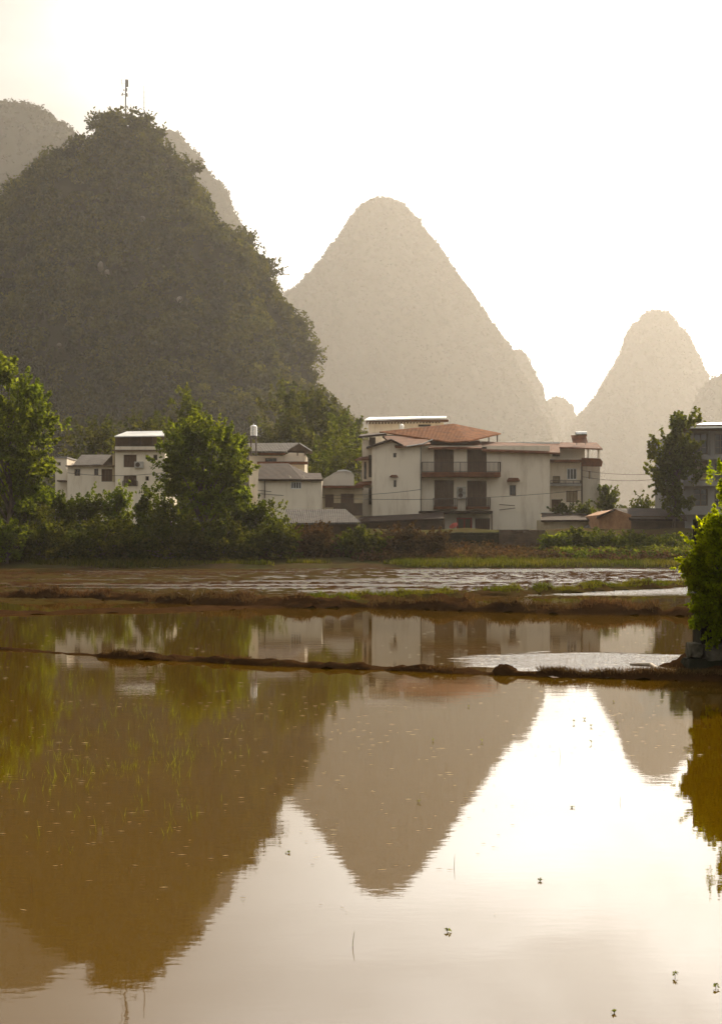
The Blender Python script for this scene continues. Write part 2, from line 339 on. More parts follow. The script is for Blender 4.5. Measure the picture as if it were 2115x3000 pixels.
# ------------------------------------------------------------------ karst hills
def hill(name, D, left, right, mat, depth=.8, rough=(3, 8), nr=150, ns=260, seed=1, base=1640, tex=None):
    """left / right silhouettes as (x, y) lists in display units from the summit down"""
    lp = np.array(left, float)*DS; rp = np.array(right, float)*DS
    top = min(lp[0, 1], rp[0, 1])
    pys = top + (base-top)*np.linspace(0, 1, nr)**1.25
    xl = np.interp(pys, lp[:, 1], lp[:, 0]); xr = np.interp(pys, rp[:, 1], rp[:, 0])
    verts = np.empty((nr, ns, 3)); th = np.linspace(0, 2*np.pi, ns, endpoint=False)
    for i, py in enumerate(pys):
        a = (xr[i]-xl[i])/2/F*D; c = ((xr[i]+xl[i])/2-CX)/F*D; bb = a*depth
        k = math.sqrt(max(.2, 1-(bb/D)**2)); a *= k; c *= k
        verts[i, :, 0] = c + a*np.cos(th); verts[i, :, 1] = D + bb*np.sin(th); verts[i, :, 2] = Z(py, D)
    v = verts.reshape(-1, 3)
    cen = np.repeat(verts.mean(1), ns, 0); d = v-cen; d[:, 2] = 0; rad = np.linalg.norm(d, axis=1, keepdims=True)+1e-6; d = d/rad
    amp, sc_ = rough; fade = np.clip(rad/(amp*4), 0, 1)
    nn = fbm(v, sc_, 4, seed)[:, None]*amp*.45 + fbm(v*np.array([1, 1, .3]), sc_*4, 4, seed+9)[:, None]*amp*1.7*np.clip(np.abs(d[:, 1:2])*1.3-.1, 0, 1)
    v = v + d*nn*fade; v[:, 2] += (fbm(v, sc_*.8, 3, seed+3)*amp*.25)
    i0 = (np.arange(nr-1)[:, None]*ns + np.arange(ns)[None]).ravel(); j0 = (np.arange(nr-1)[:, None]*ns + (np.arange(ns)[None]+1) % ns).ravel()
    f = np.stack([i0+ns, j0+ns, j0, i0], 1)
    o_ = np_mesh(name, v, f, mat, smooth=True); tag(o_, kind='structure')
    return v, f
def surf_samples(v, f, n_, rng, ymax=None):
    a, b_, c, d = (v[f[:, k]] for k in range(4))
    nr_ = np.cross(c-a, d-b_); ar = np.linalg.norm(nr_, axis=1); nr_ = nr_/(ar[:, None]+1e-9)
    if nr_[ar > 0][:, 2].mean() < 0: nr_ = -nr_
    w_ = ar.copy(); mid = (a+c)/2
    if ymax is not None: w_[mid[:, 1] > ymax] = 0
    idx = rng.choice(len(f), n_, p=w_/w_.sum()); u = rng.random((n_, 1)); t_ = rng.random((n_, 1))
    p_ = (a[idx]*(1-u)+b_[idx]*u)*(1-t_) + (d[idx]*(1-u)+c[idx]*u)*t_
    return p_, nr_[idx]

rng = np.random.default_rng(7)
# the near wooded hill with the masts
HD = 450
nl = [(288,264),(262,266),(238,272),(218,290),(200,318),(172,338),(122,368),(92,384),(70,405),(38,428),(15,445),(-60,540),(-150,660),(-250,860),(-350,1100),(-380,1260)]
nr_ = [(292,264),(325,270),(345,292),(362,320),(405,352),(428,378),(445,415),(470,455),(492,498),(520,528),(548,548),(575,588),(610,622),(632,668),(655,715),(682,762),(700,798),(704,830),(700,862),(735,885),(768,925),(795,975),(830,1060),(860,1160),(880,1260)]
nl = [(a+14, b+16) for a, b in nl]; nr_ = [(a-(6 if b < 300 else 26 if b < 900 else 10), b+16) for a, b in nr_]
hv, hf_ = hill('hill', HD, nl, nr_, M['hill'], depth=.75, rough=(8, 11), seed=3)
CLIFFS = [(292, 780, 13, 30), (318, 800, 9, 18), (170, 1010, 9, 14), (520, 880, 14, 16), (420, 640, 10, 12)]
P, Nn = surf_samples(hv, hf_, 5000, rng, ymax=HD+25)
P = P + Nn*(.4+rng.random((len(P), 1))*1.2); rad = .9 + rng.random(len(P))**2*2.4; P[:, 2] += rad*.35
bald = (fbm(P*np.array([1, 1, .5]), 14, 3, 77) > .62); Pp = np.stack([P[:, 0]/P[:, 1]*F+CX, (CAMZ-P[:, 2])/P[:, 1]*F+HY], 1)
for cx_, cy_, w_, h_ in CLIFFS: bald |= ((Pp[:, 0]-cx_)/(w_+8))**2 + ((Pp[:, 1]-cy_)/(h_+8))**2 < 1
P = P[~bald]; rad = rad[~bald]
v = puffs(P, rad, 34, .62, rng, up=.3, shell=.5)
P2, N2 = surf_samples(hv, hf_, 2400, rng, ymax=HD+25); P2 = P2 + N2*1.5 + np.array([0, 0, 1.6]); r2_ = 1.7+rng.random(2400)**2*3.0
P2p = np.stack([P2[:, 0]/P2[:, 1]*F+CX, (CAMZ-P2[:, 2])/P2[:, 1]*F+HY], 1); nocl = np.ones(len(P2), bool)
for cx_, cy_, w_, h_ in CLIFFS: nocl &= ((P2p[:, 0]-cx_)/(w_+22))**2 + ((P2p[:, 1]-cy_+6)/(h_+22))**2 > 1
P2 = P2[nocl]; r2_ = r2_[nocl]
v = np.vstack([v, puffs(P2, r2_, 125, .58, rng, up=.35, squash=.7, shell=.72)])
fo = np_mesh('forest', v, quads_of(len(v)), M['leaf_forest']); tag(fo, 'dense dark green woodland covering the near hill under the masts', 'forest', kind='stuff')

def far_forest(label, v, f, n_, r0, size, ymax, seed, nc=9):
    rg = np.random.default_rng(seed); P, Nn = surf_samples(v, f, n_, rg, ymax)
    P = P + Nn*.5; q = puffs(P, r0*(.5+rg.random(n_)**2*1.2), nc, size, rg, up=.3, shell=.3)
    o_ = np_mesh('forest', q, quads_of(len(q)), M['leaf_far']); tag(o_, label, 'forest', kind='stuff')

D1 = 1150
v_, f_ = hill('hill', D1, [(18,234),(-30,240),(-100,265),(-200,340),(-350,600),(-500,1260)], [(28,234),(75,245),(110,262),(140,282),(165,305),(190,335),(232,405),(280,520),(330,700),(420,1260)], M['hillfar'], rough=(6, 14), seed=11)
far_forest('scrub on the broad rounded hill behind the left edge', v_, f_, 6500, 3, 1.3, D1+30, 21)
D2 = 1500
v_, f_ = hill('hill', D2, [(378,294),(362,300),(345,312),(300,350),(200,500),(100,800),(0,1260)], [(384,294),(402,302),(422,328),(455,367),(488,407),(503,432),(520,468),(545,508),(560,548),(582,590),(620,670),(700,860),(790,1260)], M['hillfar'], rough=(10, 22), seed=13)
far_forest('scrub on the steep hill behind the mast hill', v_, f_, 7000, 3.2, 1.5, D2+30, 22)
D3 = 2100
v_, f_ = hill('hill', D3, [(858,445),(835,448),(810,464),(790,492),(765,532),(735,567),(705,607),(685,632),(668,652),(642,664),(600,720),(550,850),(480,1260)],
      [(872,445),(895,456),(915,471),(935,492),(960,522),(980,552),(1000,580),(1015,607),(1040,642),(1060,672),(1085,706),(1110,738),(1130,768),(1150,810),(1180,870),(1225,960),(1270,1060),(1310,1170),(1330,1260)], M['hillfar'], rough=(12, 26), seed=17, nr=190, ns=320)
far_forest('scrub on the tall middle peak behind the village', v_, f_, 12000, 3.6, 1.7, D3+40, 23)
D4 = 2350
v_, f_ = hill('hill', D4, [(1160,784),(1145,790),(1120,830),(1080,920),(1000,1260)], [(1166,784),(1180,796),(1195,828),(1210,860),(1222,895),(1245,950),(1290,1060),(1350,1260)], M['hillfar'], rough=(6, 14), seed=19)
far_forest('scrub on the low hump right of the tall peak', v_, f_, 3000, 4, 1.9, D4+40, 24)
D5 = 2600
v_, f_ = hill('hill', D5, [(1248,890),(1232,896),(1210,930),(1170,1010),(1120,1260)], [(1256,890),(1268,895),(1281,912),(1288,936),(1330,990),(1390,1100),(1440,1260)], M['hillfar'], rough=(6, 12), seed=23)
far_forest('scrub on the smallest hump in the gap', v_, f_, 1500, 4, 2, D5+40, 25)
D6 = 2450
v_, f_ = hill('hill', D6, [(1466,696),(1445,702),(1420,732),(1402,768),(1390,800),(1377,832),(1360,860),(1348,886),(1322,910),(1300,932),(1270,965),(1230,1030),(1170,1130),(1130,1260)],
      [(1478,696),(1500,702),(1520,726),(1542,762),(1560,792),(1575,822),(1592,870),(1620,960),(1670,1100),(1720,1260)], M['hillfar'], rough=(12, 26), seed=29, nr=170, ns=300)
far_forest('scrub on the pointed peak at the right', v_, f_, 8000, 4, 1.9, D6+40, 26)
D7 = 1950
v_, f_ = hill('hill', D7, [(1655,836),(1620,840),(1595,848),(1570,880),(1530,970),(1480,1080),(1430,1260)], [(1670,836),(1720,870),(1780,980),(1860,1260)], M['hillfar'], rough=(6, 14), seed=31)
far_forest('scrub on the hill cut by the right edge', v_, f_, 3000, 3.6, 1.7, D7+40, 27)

# bare cliff patches on the near hill
def cliff_patch(px, py, w_, h_, label, seed):
    # find the hill surface where the ray meets it
    k = np.argmin(((hv[:, 0]/hv[:, 1]*F+CX)-px)**2 + ((CAMZ-hv[:, 2])/hv[:, 1]*F+HY-py)**2 + (hv[:, 1] > HD)*1e9)
    c = hv[k]; n_ = 22; u = np.linspace(-1, 1, n_); uu, vv = np.meshgrid(u, u)
    s_ = c[1]/F; x_ = c[0]+uu.ravel()*w_*s_; z_ = c[2]+vv.ravel()*h_*s_
    pts = np.stack([x_, np.full_like(x_, c[1]), z_], 1)
    e = np.clip(1-(uu.ravel()**2+vv.ravel()**2), -.6, 1)
    pts[:, 1] += 3.5 - 6.5*e + fbm(pts, 2.0, 4, seed)*1.0
    i_ = (np.arange(n_-1)[:, None]*n_+np.arange(n_-1)[None]).ravel()
    o_ = np_mesh('cliff', pts, np.stack([i_, i_+1, i_+1+n_, i_+n_], 1), M['cliff'], smooth=False)
    tag(o_, kind='structure')
for k_, q_ in enumerate(CLIFFS): cliff_patch(*q_, '', 5+k_)

# ------------------------------------------------------------------ masts on the summit
def mast(px, pyt, pyb, label, rad, extras):
    s_ = HD/F; zb = Z(pyb, HD)-3.5; r_ = empty('radio_mast', (X(px, HD), HD, zb), label, 'mast')
    H_ = Z(pyt, HD)-zb
    MB().tube([(0, 0, 0), (0, 0, H_)], [rad*1.3, rad*.8], 8).build('pole', M['galv'], r_)
    for nm, dx, y0, y1, w_, tilt in extras:
        z0, z1 = Z(y1, HD)-zb, Z(y0, HD)-zb; x_ = dx*s_
        q = MB()
        if nm == 'antenna_panel':
            q.hexa([(x_-w_-tilt, -.15, z0), (x_+w_-tilt, -.15, z0), (x_+w_-tilt, .15, z0), (x_-w_-tilt, .15, z0), (x_-w_+tilt, -.15, z1), (x_+w_+tilt, -.15, z1), (x_+w_+tilt, .15, z1), (x_-w_+tilt, .15, z1)])
            q.tube([(0, 0, (z0+z1)/2), (x_, 0, (z0+z1)/2)], [.05, .05], 5)
        else:
            q.tube([(x_-w_, 0, z0), (x_+w_, 0, z1)], [.05, .05], 5)
        q.build(nm, M['galv'], r_)
mast(369, 233, 328, 'taller radio mast with cluster of antenna panels on the hilltop', .24,
     [('antenna_panel', 2.6, 233, 255, .42, .03), ('antenna_panel', 6.6, 234, 254, .2, -.03), ('antenna_panel', -10.5, 232, 256, .1, -.08), ('antenna_panel', 2.8, 258, 268, .28, .05),
      ('antenna_panel', -9.5, 272, 280, .22, .1), ('antenna_panel', 4, 273, 283, .26, -.05), ('antenna_panel', -5.5, 262, 267, .13, 0), ('crossarm', -3, 267, 262, .5, 0), ('crossarm', -4, 277, 277, .6, 0)])
mast(423, 250, 358, 'thin ladder like mast on right shoulder of hilltop', .14, [('crossarm', 0, y_, y_, .32, 0) for y_ in (270, 286, 301, 315, 327, 338)])
mast(385, 305, 340, 'short thin pole between the two hilltop masts', .1, [('crossarm', 0, 309, 309, .14, 0)])

# ------------------------------------------------------------------ trees and shrubs
def tree(name, label, cat, px, D, pyb, pyt, wpx, mat, seed, lobes=None, group=None, leaf=.17, npuff=90, per=90, prad=.13, trunk=True, crown_from=.35, zb=None, shell=.5, trunk_px=None, yscale=.9):
    """px centre, pyb/pyt base/top rows, wpx crown width in photograph pixels; lobes = (cx, cz, rx, rz) in crown fractions"""
    rg = np.random.default_rng(seed)
    xb = X(trunk_px if trunk_px is not None else px, D); zb = float(ground_z(xb, D)) if zb is None else zb
    top = Z(pyt, D)-zb; W = wpx/F*D; cxo = X(px, D)-xb
    r_ = empty(name, (xb, D, zb), label, cat, group)
    lo = crown_from*top; hh = top-lo
    lobes = lobes or [(0, .55, .5, .45), (-.2, .35, .3, .3), (.22, .4, .28, .3), (.05, .8, .26, .2)]
    cs = []; wts = np.array([a[2]*a[2]*a[3] for a in lobes])**.75; wts /= wts.sum()
    for k in range(npuff):
        a = lobes[rg.choice(len(lobes), p=wts)]; d = unit(rg, 1)[0]; rr = (rg.random()**.45)
        cs.append((cxo + a[0]*W + d[0]*a[2]*W*rr, d[1]*a[2]*W*rr*yscale, lo + a[1]*hh + d[2]*a[3]*hh*rr))
    cs = np.array(cs); cs[:, 2] = np.maximum(cs[:, 2], .15)
    q = sprays(cs, np.array([cxo, 0, lo+hh*.35]), prad*W, npuff, per, leaf, rg)
    q[:, 2] = np.maximum(q[:, 2], .03)
    np_mesh('crown', q, quads_of(len(q)), mat, r_)
    mb = MB(); tr = max(.035, W*.028)
    n_ = 7; trunk_top = lo+hh*.55
    wob = lambda z_: (cxo*z_/top + .02*W*math.sin(z_*1.1+seed), .02*W*math.cos(z_*.9+seed*2))
    pts = [(*wob(trunk_top*i/n_), trunk_top*i/n_ - (.25 if i == 0 else 0)) for i in range(n_+1)]
    mb.tube(pts, [tr*(1.35 if i == 0 else 1)*(1-.75*i/n_) for i in range(n_+1)], 8)
    for k in rg.choice(npuff, min(npuff, 22), replace=False):
        e = cs[k]; z0 = min(trunk_top*.95, max(lo*.55, e[2]*(.35+.3*rg.random()))); s_ = Vector((*wob(z0), z0)); e = Vector(e)
        md = s_.lerp(e, .5) + Vector((0, 0, .04*W)); w0 = tr*.5*(1-.6*z0/top)
        mb.tube([s_, md, e], [w0, w0*.6, w0*.2], 5)
    mb.build('trunk', M['bark'], r_, smooth=True)
    return r_

G = lambda a: a*DS
# left edge and left middle
tree('broadleaf_tree', 'tall bright green tree cut by the left edge', 'tree', G(22), 100, G(1240), G(818), G(250), M['leaf_bright'], 41, leaf=.16, npuff=150, per=170, prad=.085, crown_from=.30,
     lobes=[(-.1,.6,.42,.42),(.12,.55,.3,.25),(.22,.3,.22,.22),(-.15,.9,.2,.12),(-.3,.3,.3,.3),(.1,.15,.28,.18)])
tree('round_tree', 'round bright green tree with spreading limbs in front of white houses', 'tree', G(462), 104, G(1225), G(938), G(236), M['leaf_bright'], 42, leaf=.15, npuff=150, per=150, prad=.08, crown_from=.30, trunk_px=G(452),
     lobes=[(0,.60,.42,.34),(-.26,.60,.22,.24),(.26,.56,.22,.26),(-.24,.33,.2,.18),(.28,.32,.2,.2),(0,.84,.3,.13),(.05,.16,.32,.14)])
tree('slender_tree', 'slender yellow green tree rising behind the round tree', 'tree', G(415), 150, G(1150), G(878), G(105), M['leaf_mid'], 43, leaf=.2, npuff=60, per=80, prad=.14, crown_from=.3)
tree('hillside_tree', 'low olive tree behind the tall white house', 'tree', G(330), 165, G(1100), G(925), G(110), M['leaf_dark'], 44, leaf=.24, npuff=50, per=70, prad=.15)
tree('hillside_tree', 'wide olive tree at the hill foot above the white cottage', 'tree', G(215), 170, G(1100), G(955), G(150), M['leaf_dark'], 45, leaf=.24, npuff=60, per=70, prad=.13)
tree('hill_foot_tree', 'large dark tree at the hill foot right of the water tank', 'tree', G(700), 190, G(1130), G(852), G(165), M['leaf_dark'], 46, leaf=.26, npuff=110, per=90, prad=.1, crown_from=.25,
     lobes=[(-.05,.7,.42,.28),(.25,.55,.28,.25),(-.3,.45,.25,.3),(.05,.25,.4,.25)])
tree('hill_foot_tree', 'airy tree with gaps in its crown left of the big white house', 'tree', G(762), 172, G(1130), G(905), G(120), M['leaf_mid'], 47, leaf=.2, npuff=62, per=62, prad=.1, crown_from=.2, trunk_px=G(745),
     lobes=[(-.1,.75,.3,.2),(.25,.55,.28,.22),(-.2,.35,.3,.22),(.1,.2,.3,.18)])
tree('hill_foot_tree', 'pale green bushy tree above the curved gable', 'tree', G(735), 156, G(1130), G(968), G(110), M['leaf_mid'], 48, leaf=.18, npuff=56, per=80, prad=.13, crown_from=.1)
tree('village_tree', 'dark leaning tree beside the grey concrete building', 'tree', G(1509), 121, G(1190), G(926), G(135), M['leaf_mid'], 49, leaf=.18, npuff=120, per=110, prad=.1, crown_from=.15, trunk_px=G(1512),
     lobes=[(.14,.85,.25,.14),(-.05,.6,.38,.2),(-.2,.38,.28,.17),(.15,.5,.35,.3),(.0,.15,.3,.16)])
tree('village_tree', 'small leafy tree right of the terrace house', 'tree', G(1362), 140, G(1175), G(1080), G(50), M['leaf_mid'], 50, leaf=.16, npuff=34, per=70, prad=.16, crown_from=.05)
tree('village_tree', 'tiny round tree peeping over the dark tiled roof', 'tree', G(1435), 146, G(1175), G(1122), G(105), M['leaf_dark'], 51, leaf=.17, npuff=36, per=70, prad=.11, crown_from=.1)
tree('rooftop_shrub', 'tuft of branches above the concrete building roof corner', 'tree', G(1555), 142, G(1180), G(925), G(80), M['leaf_mid'], 52, leaf=.2, npuff=40, per=60, prad=.13, crown_from=.6)
tree('hill_foot_tree', 'broad dark tree low on the hill above the long low house', 'tree', G(640), 215, G(1130), G(868), G(150), M['leaf_dark'], 53, leaf=.28, npuff=90, per=90, prad=.11, crown_from=.2)
tree('hill_foot_tree', 'dark tree at the far right end of the hill foot woodland', 'tree', G(785), 205, G(1130), G(930), G(80), M['leaf_dark'], 54, leaf=.26, npuff=60, per=80, prad=.14, crown_from=.1)
tree('hill_foot_tree', 'dark tree filling the gap above the curved gable roof', 'tree', G(690), 175, G(1130), G(960), G(110), M['leaf_dark'], 55, leaf=.24, npuff=60, per=80, prad=.13, crown_from=.1)
# hilltop trees that stand out against the sky
for i, (x_, yt, w_, lab) in enumerate([(222, 258, 60, 'bushy crown at the left end of the summit'), (255, 250, 42, 'small crown just left of the tall mast'), (330, 258, 44, 'flat topped crown right of the short pole'),
        (352, 285, 40, 'ragged tree below the thin mast'), (176, 305, 34, 'little tree at the notch in the left ridge'), (104, 358, 54, 'round tree on the left ridge'), (32, 404, 44, 'lone tree at the left ridge edge'),
        (425, 358, 52, 'bushy tree on the right shoulder of the hill'), (545, 515, 54, 'spreading tree leaning off the right ridge'), (604, 585, 56, 'tree standing proud on the lower right ridge'),
        (690, 780, 70, 'full crown bulging from the hill low on the right')]):
    k = np.argmin(np.abs((hv[:, 0]/hv[:, 1]*F+CX)-G(x_)) + (hv[:, 1] > HD+12)*1e6 + (hv[:, 1] < HD-12)*1e6 + np.abs(((CAMZ-hv[:, 2])/hv[:, 1]*F+HY)-G(yt+32))*.6)
    tree('hilltop_tree', lab, 'tree', G(x_), HD, G(yt+35), G(yt), G(w_), M['leaf_forest'], 60+i, leaf=.42, npuff=26, per=46, prad=.17, crown_from=.25, zb=Z(G(yt+44), HD), group='trees standing out on the near hill')

# shrubs on the far bank
SH = [  # px, D, top row, width, material, label   (display units)
 (18, 97, 1165, 90, 'leaf_bright', 'light green shrub under the tall left tree, nearest the water'),
 (55, 103, 1075, 150, 'leaf_dark', 'big dark shrub mound below the tall left tree'),
 (128, 106, 1092, 110, 'leaf_mid', 'rounded shrub right of the tall left tree'),
 (195, 107, 1098, 130, 'leaf_mid', 'wide shrub in front of the white cottage'),
 (262, 108, 1090, 110, 'leaf_bright', 'fresh green shrub below the tall white house'),
 (322, 107, 1088, 110, 'leaf_mid', 'dense shrub left of the round tree'),
 (385, 106, 1098, 110, 'leaf_mid', 'dark shrub at the foot of the round tree'),
 (512, 106, 1092, 130, 'leaf_bright', 'bright shrub right of the round tree trunk'),
 (580, 106, 1112, 120, 'leaf_mid', 'drooping shrub in front of the long low white house'),
 (625, 104, 1148, 90, 'leaf_mid', 'last shrub of the left thicket beside the grey shed'),
 (100, 99, 1180, 150, 'leaf_dark', 'low brownish shrub by the water, far left'),
 (235, 100, 1172, 170, 'leaf_dark', 'low spreading shrub below the cottage shrub'),
 (375, 100, 1165, 170, 'leaf_dark', 'low dark shrub in front of the round tree'),
 (500, 100, 1172, 150, 'leaf_dark', 'low dark shrub near the grassy water edge'),
 (612, 101, 1185, 130, 'leaf_dark', 'low ragged shrub in front of the grey shed'),
 (712, 103, 1192, 130, 'leaf_dry', 'brown scrub below the grey shed'),
 (800, 103, 1190, 120, 'leaf_dark', 'dark olive scrub left of the white gable block'),
 (885, 104, 1190, 130, 'leaf_dry', 'brown scrub under the white gable block'),
 (965, 104, 1200, 100, 'leaf_dry', 'reddish scrub left of the dry stone wall'),
 (1240, 108, 1196, 70, 'leaf_bright', 'yellow green weed clump right of the dry stone wall'),
 (1290, 109, 1185, 70, 'leaf_mid', 'green weed clump below the cream shed'),
 (1345, 108, 1196, 90, 'leaf_mid', 'grassy bush in front of the clay gable'),
 (1425, 108, 1205, 110, 'leaf_mid', 'low green bush in front of the long dark roof'),
 (1490, 107, 1212, 90, 'leaf_mid', 'low green bush beside the near right shrub'),
 (1262, 133, 1124, 78, 'leaf_dark', 'hedge like bush in front of the terrace house'),
 (1316, 132, 1127, 70, 'leaf_mid', 'bush at the right corner of the terrace house'),
]
for i, (x_, D, yt, w_, mt, lab) in enumerate(SH):
    big = w_ > 100
    tree('shrub', lab, 'shrub', G(x_), D, G(1250), G(yt), G(w_), M[mt], 100+i, leaf=.13, npuff=62 if big else 40, per=105 if big else 90, prad=.13, crown_from=0.02, group='shrubs on the village bank',
         lobes=[(0,.42,.42,.45),(-.28,.3,.24,.3),(.3,.28,.24,.3),(.1,.7,.22,.24),(-.12,.62,.22,.24)])

# undergrowth and grass on the bank (uncountable)
def scatter_blades(n_, xr, yr, hmin, hmax, wd, rg, zf, clump=None):
    x_ = rg.uniform(*xr, n_); y_ = rg.uniform(*yr, n_)
    if clump is not None:
        keep = clump(x_, y_); x_, y_ = x_[keep], y_[keep]
    n_ = len(x_); z_ = zf(x_, y_); h_ = rg.uniform(hmin, hmax, n_); a = rg.uniform(0, np.pi, n_)
    dx, dy = np.cos(a)*wd, np.sin(a)*wd; lx_, ly_ = rg.normal(0, .25, (2, n_))*h_
    v = np.empty((n_, 4, 3)); b0 = np.stack([x_, y_, z_-.02], 1)
    v[:, 0] = b0 - np.stack([dx, dy, 0*dx], 1); v[:, 1] = b0 + np.stack([dx, dy, 0*dx], 1)
    tp = b0 + np.stack([lx_, ly_, h_], 1); v[:, 2] = tp + np.stack([dx, dy, 0*dx], 1)*.15; v[:, 3] = tp - np.stack([dx, dy, 0*dx], 1)*.15
    return v.reshape(-1, 3)
rg = np.random.default_rng(5)
v = scatter_blades(60000, (-34, 34), (96.3, 103), .10, .38, .03, rg, ground_z, lambda x_, y_: (fbm(np.stack([x_*.5, y_, 0*x_], 1), 4, 2, 9) > -.35+.55*np.exp(-((x_-1)/5.5)**2)) & (ground_z(x_, y_) > .02))
g = np_mesh('grass', v, quads_of(len(v)), M['grass']); tag(g, 'bright grass strip along the far water edge', 'grass', kind='stuff')
P = np.stack([rg.uniform(-36, 32, 2000), rg.uniform(101, 111.5, 2000), np.zeros(2000)], 1); P[:, 2] = ground_z(P[:, 0], P[:, 1])+.15
v = puffs(P, .35+rg.random(len(P))*.5, 26, .13, rg, shell=.3); v[:, 2] = np.maximum(v[:, 2], .3)
g = np_mesh('undergrowth', v, quads_of(len(v)), M['leaf_dry']); tag(g, 'brown and olive ground cover on the village bank', 'undergrowth', kind='stuff')
P = np.stack([rg.uniform(14, 34, 1500), rg.uniform(102, 113, 1500), np.zeros(1500)], 1); P[:, 2] = ground_z(P[:, 0], P[:, 1])+.25
v = puffs(P, .35+rg.random(len(P))*.5, 26, .12, rg, shell=.3)
g = np_mesh('undergrowth', v, quads_of(len(v)), M['leaf_mid']); tag(g, 'green ground cover on the bank below the clay gable', 'undergrowth', kind='stuff')

# ------------------------------------------------------------------ houses
class House:
    def __init__(s, name, label, cat, px, D, zb=None, group=None):
        s.D = D; s.x0 = X(px, D); s.zb = float(ground_z(s.x0, D)) - .15 if zb is None else zb
        s.root = empty(name, (s.x0, D, s.zb), label, cat, group); s.wallm = M['plaster']
    def x(s, px, off=0): return X(px, s.D+off) - s.x0
    def z(s, py, off=0): return Z(py, s.D+off) - s.zb
    def wall(s, xa, xb, ya, yb, depth, holes=(), off=0, mat=None, gable=None, name='wall'):
        """box of walls whose front plane stands at D+off; holes are real openings with reveals. yb None: down to the base"""
        x0, x1 = s.x(xa, off), s.x(xb, off); z1 = s.z(ya, off); z0 = 0.0 if yb is None else s.z(yb, off)
        H = [(s.x(a, off), s.x(b_, off), max(s.z(d, off), z0+.001), s.z(c, off)) for a, b_, c, d in holes]
        xs_ = sorted({x0, x1, *[h[0] for h in H], *[h[1] for h in H]}); zs_ = sorted({z0, z1, *[h[2] for h in H], *[h[3] for h in H]})
        mb = MB(); y = off; rv = .28
        for i in range(len(xs_)-1):
            for j in range(len(zs_)-1):
                mx_, mz_ = (xs_[i]+xs_[i+1])/2, (zs_[j]+zs_[j+1])/2
                if any(h[0] < mx_ < h[1] and h[2] < mz_ < h[3] for h in H): continue
                mb.add([(xs_[i], y, zs_[j]), (xs_[i+1], y, zs_[j]), (xs_[i+1], y, zs_[j+1]), (xs_[i], y, zs_[j+1])], [(0, 1, 2, 3)])
        for a, b_, c, d in H:
            q = [(a, c), (b_, c), (b_, d), (a, d)]
            for k in range(4):
                (xa_, za_), (xb_, zb_) = q[k], q[(k+1) % 4]
                mb.add([(xa_, y, za_), (xb_, y, zb_), (xb_, y+rv, zb_), (xa_, y+rv, za_)], [(3, 2, 1, 0)])
        y2 = y+depth
        mb.add([(x0, y, z0), (x1, y, z0), (x1, y2, z0), (x0, y2, z0), (x0, y, z1), (x1, y, z1), (x1, y2, z1), (x0, y2, z1)], [(1, 2, 6, 5), (2, 3, 7, 6), (3, 0, 4, 7), (4, 5, 6, 7), (3, 2, 1, 0)])
        if gable:   # list of (px, py) above the wall top
            poly = [(s.x(a, off), s.z(b_, off)) for a, b_ in gable]
            mb.prism([(x0, z1)] + poly + [(x1, z1)] if True else poly, y, y2)
        return mb.build(name, mat or s.wallm, s.root)
    def window(s, xa, xb, ya, yb, off=0, nx=2, nz=1, pane='glass', frame='wood', name='window', t=.06):
        x0, x1, z0, z1 = s.x(xa, off), s.x(xb, off), s.z(yb, off), s.z(ya, off); z0 = max(z0, .02); y0, y1 = off+.10, off+.17
        e = .004; x0 += e; x1 -= e; z0 += e; z1 -= e
        mb = MB(); mb.box(x0, x1, y0, y1, z0, z0+t); mb.box(x0, x1, y0, y1, z1-t, z1)
        mb.box(x0, x0+t, y0, y1, z0+t, z1-t); mb.box(x1-t, x1, y0, y1, z0+t, z1-t)
        for i in range(1, nx): c = x0+(x1-x0)*i/nx; mb.box(c-t*.4, c+t*.4, y0+.005, y1-.005, z0+t, z1-t)
        for i in range(1, nz): c = z0+(z1-z0)*i/nz; mb.box(x0+t, x1-t, y0+.01, y1-.01, c-t*.35, c+t*.35)
        f = mb.build(name, M[frame], s.root)
        MB().box(x0+.01, x1-.01, off+.18, off+.21, z0+.01, z1-.01).build('pane', M[pane], f)
        return f
    def part(s, name, mb, mat): return mb.build(name, M[mat], s.root)
    def slab(s, xa, xb, ya, yb, y0, y1, mat, name='ledge', off=0):
        return s.part(name, MB().box(s.x(xa, off), s.x(xb, off), y0, y1, s.z(yb, off), s.z(ya, off)), mat)
    def roof(s, q, mat, t=.14, name='roof'):   # q: 4 x (px, py, off)
        return s.part(name, MB().sheet([(s.x(a, c), c, s.z(b_, c)) for a, b_, c in q], t), mat)
    def rail(s, xa, xb, ya, yb, off, depth, n, name='balcony_railing', sides=True):
        x0, x1, z1, z0 = s.x(xa, off), s.x(xb, off), s.z(ya, off), s.z(yb, off); mb = MB()
        mb.box(x0, x1, off-.025, off+.025, z1-.06, z1); mb.box(x0, x1, off-.02, off+.02, z0+.04, z0+.09)
        for i in range(n+1):
            c = x0+(x1-x0)*i/n; w_ = .035 if i % max(1, n//4) == 0 else .016; mb.box(c-w_, c+w_, off-w_, off+w_, z0, z1-.061)
        if sides and depth:
            for c in (x0, x1):
                mb.box(c-.025, c+.025, off+.03, off+depth, z1-.06, z1)
                for k in range(1, 6): y_ = off+depth*k/6; mb.box(c-.014, c+.014, y_-.014, y_+.014, z0, z1-.061)
        return s.part(name, mb, 'iron')
    def ac(s, px, py, off=0, w_=.42, h_=.3):
        x_, z_ = s.x(px, off), s.z(py, off); mb = MB().box(x_-w_, x_+w_, off-.36, off-.02, z_-h_, z_+h_)
        u = s.part('air_conditioner', mb, 'ac')
        m2 = MB(); m2.tube([(x_-.1, off-.362, z_), (x_-.1, off-.385, z_)], [.22, .22], 18); m2.build('fan_grille', M['iron'], u)

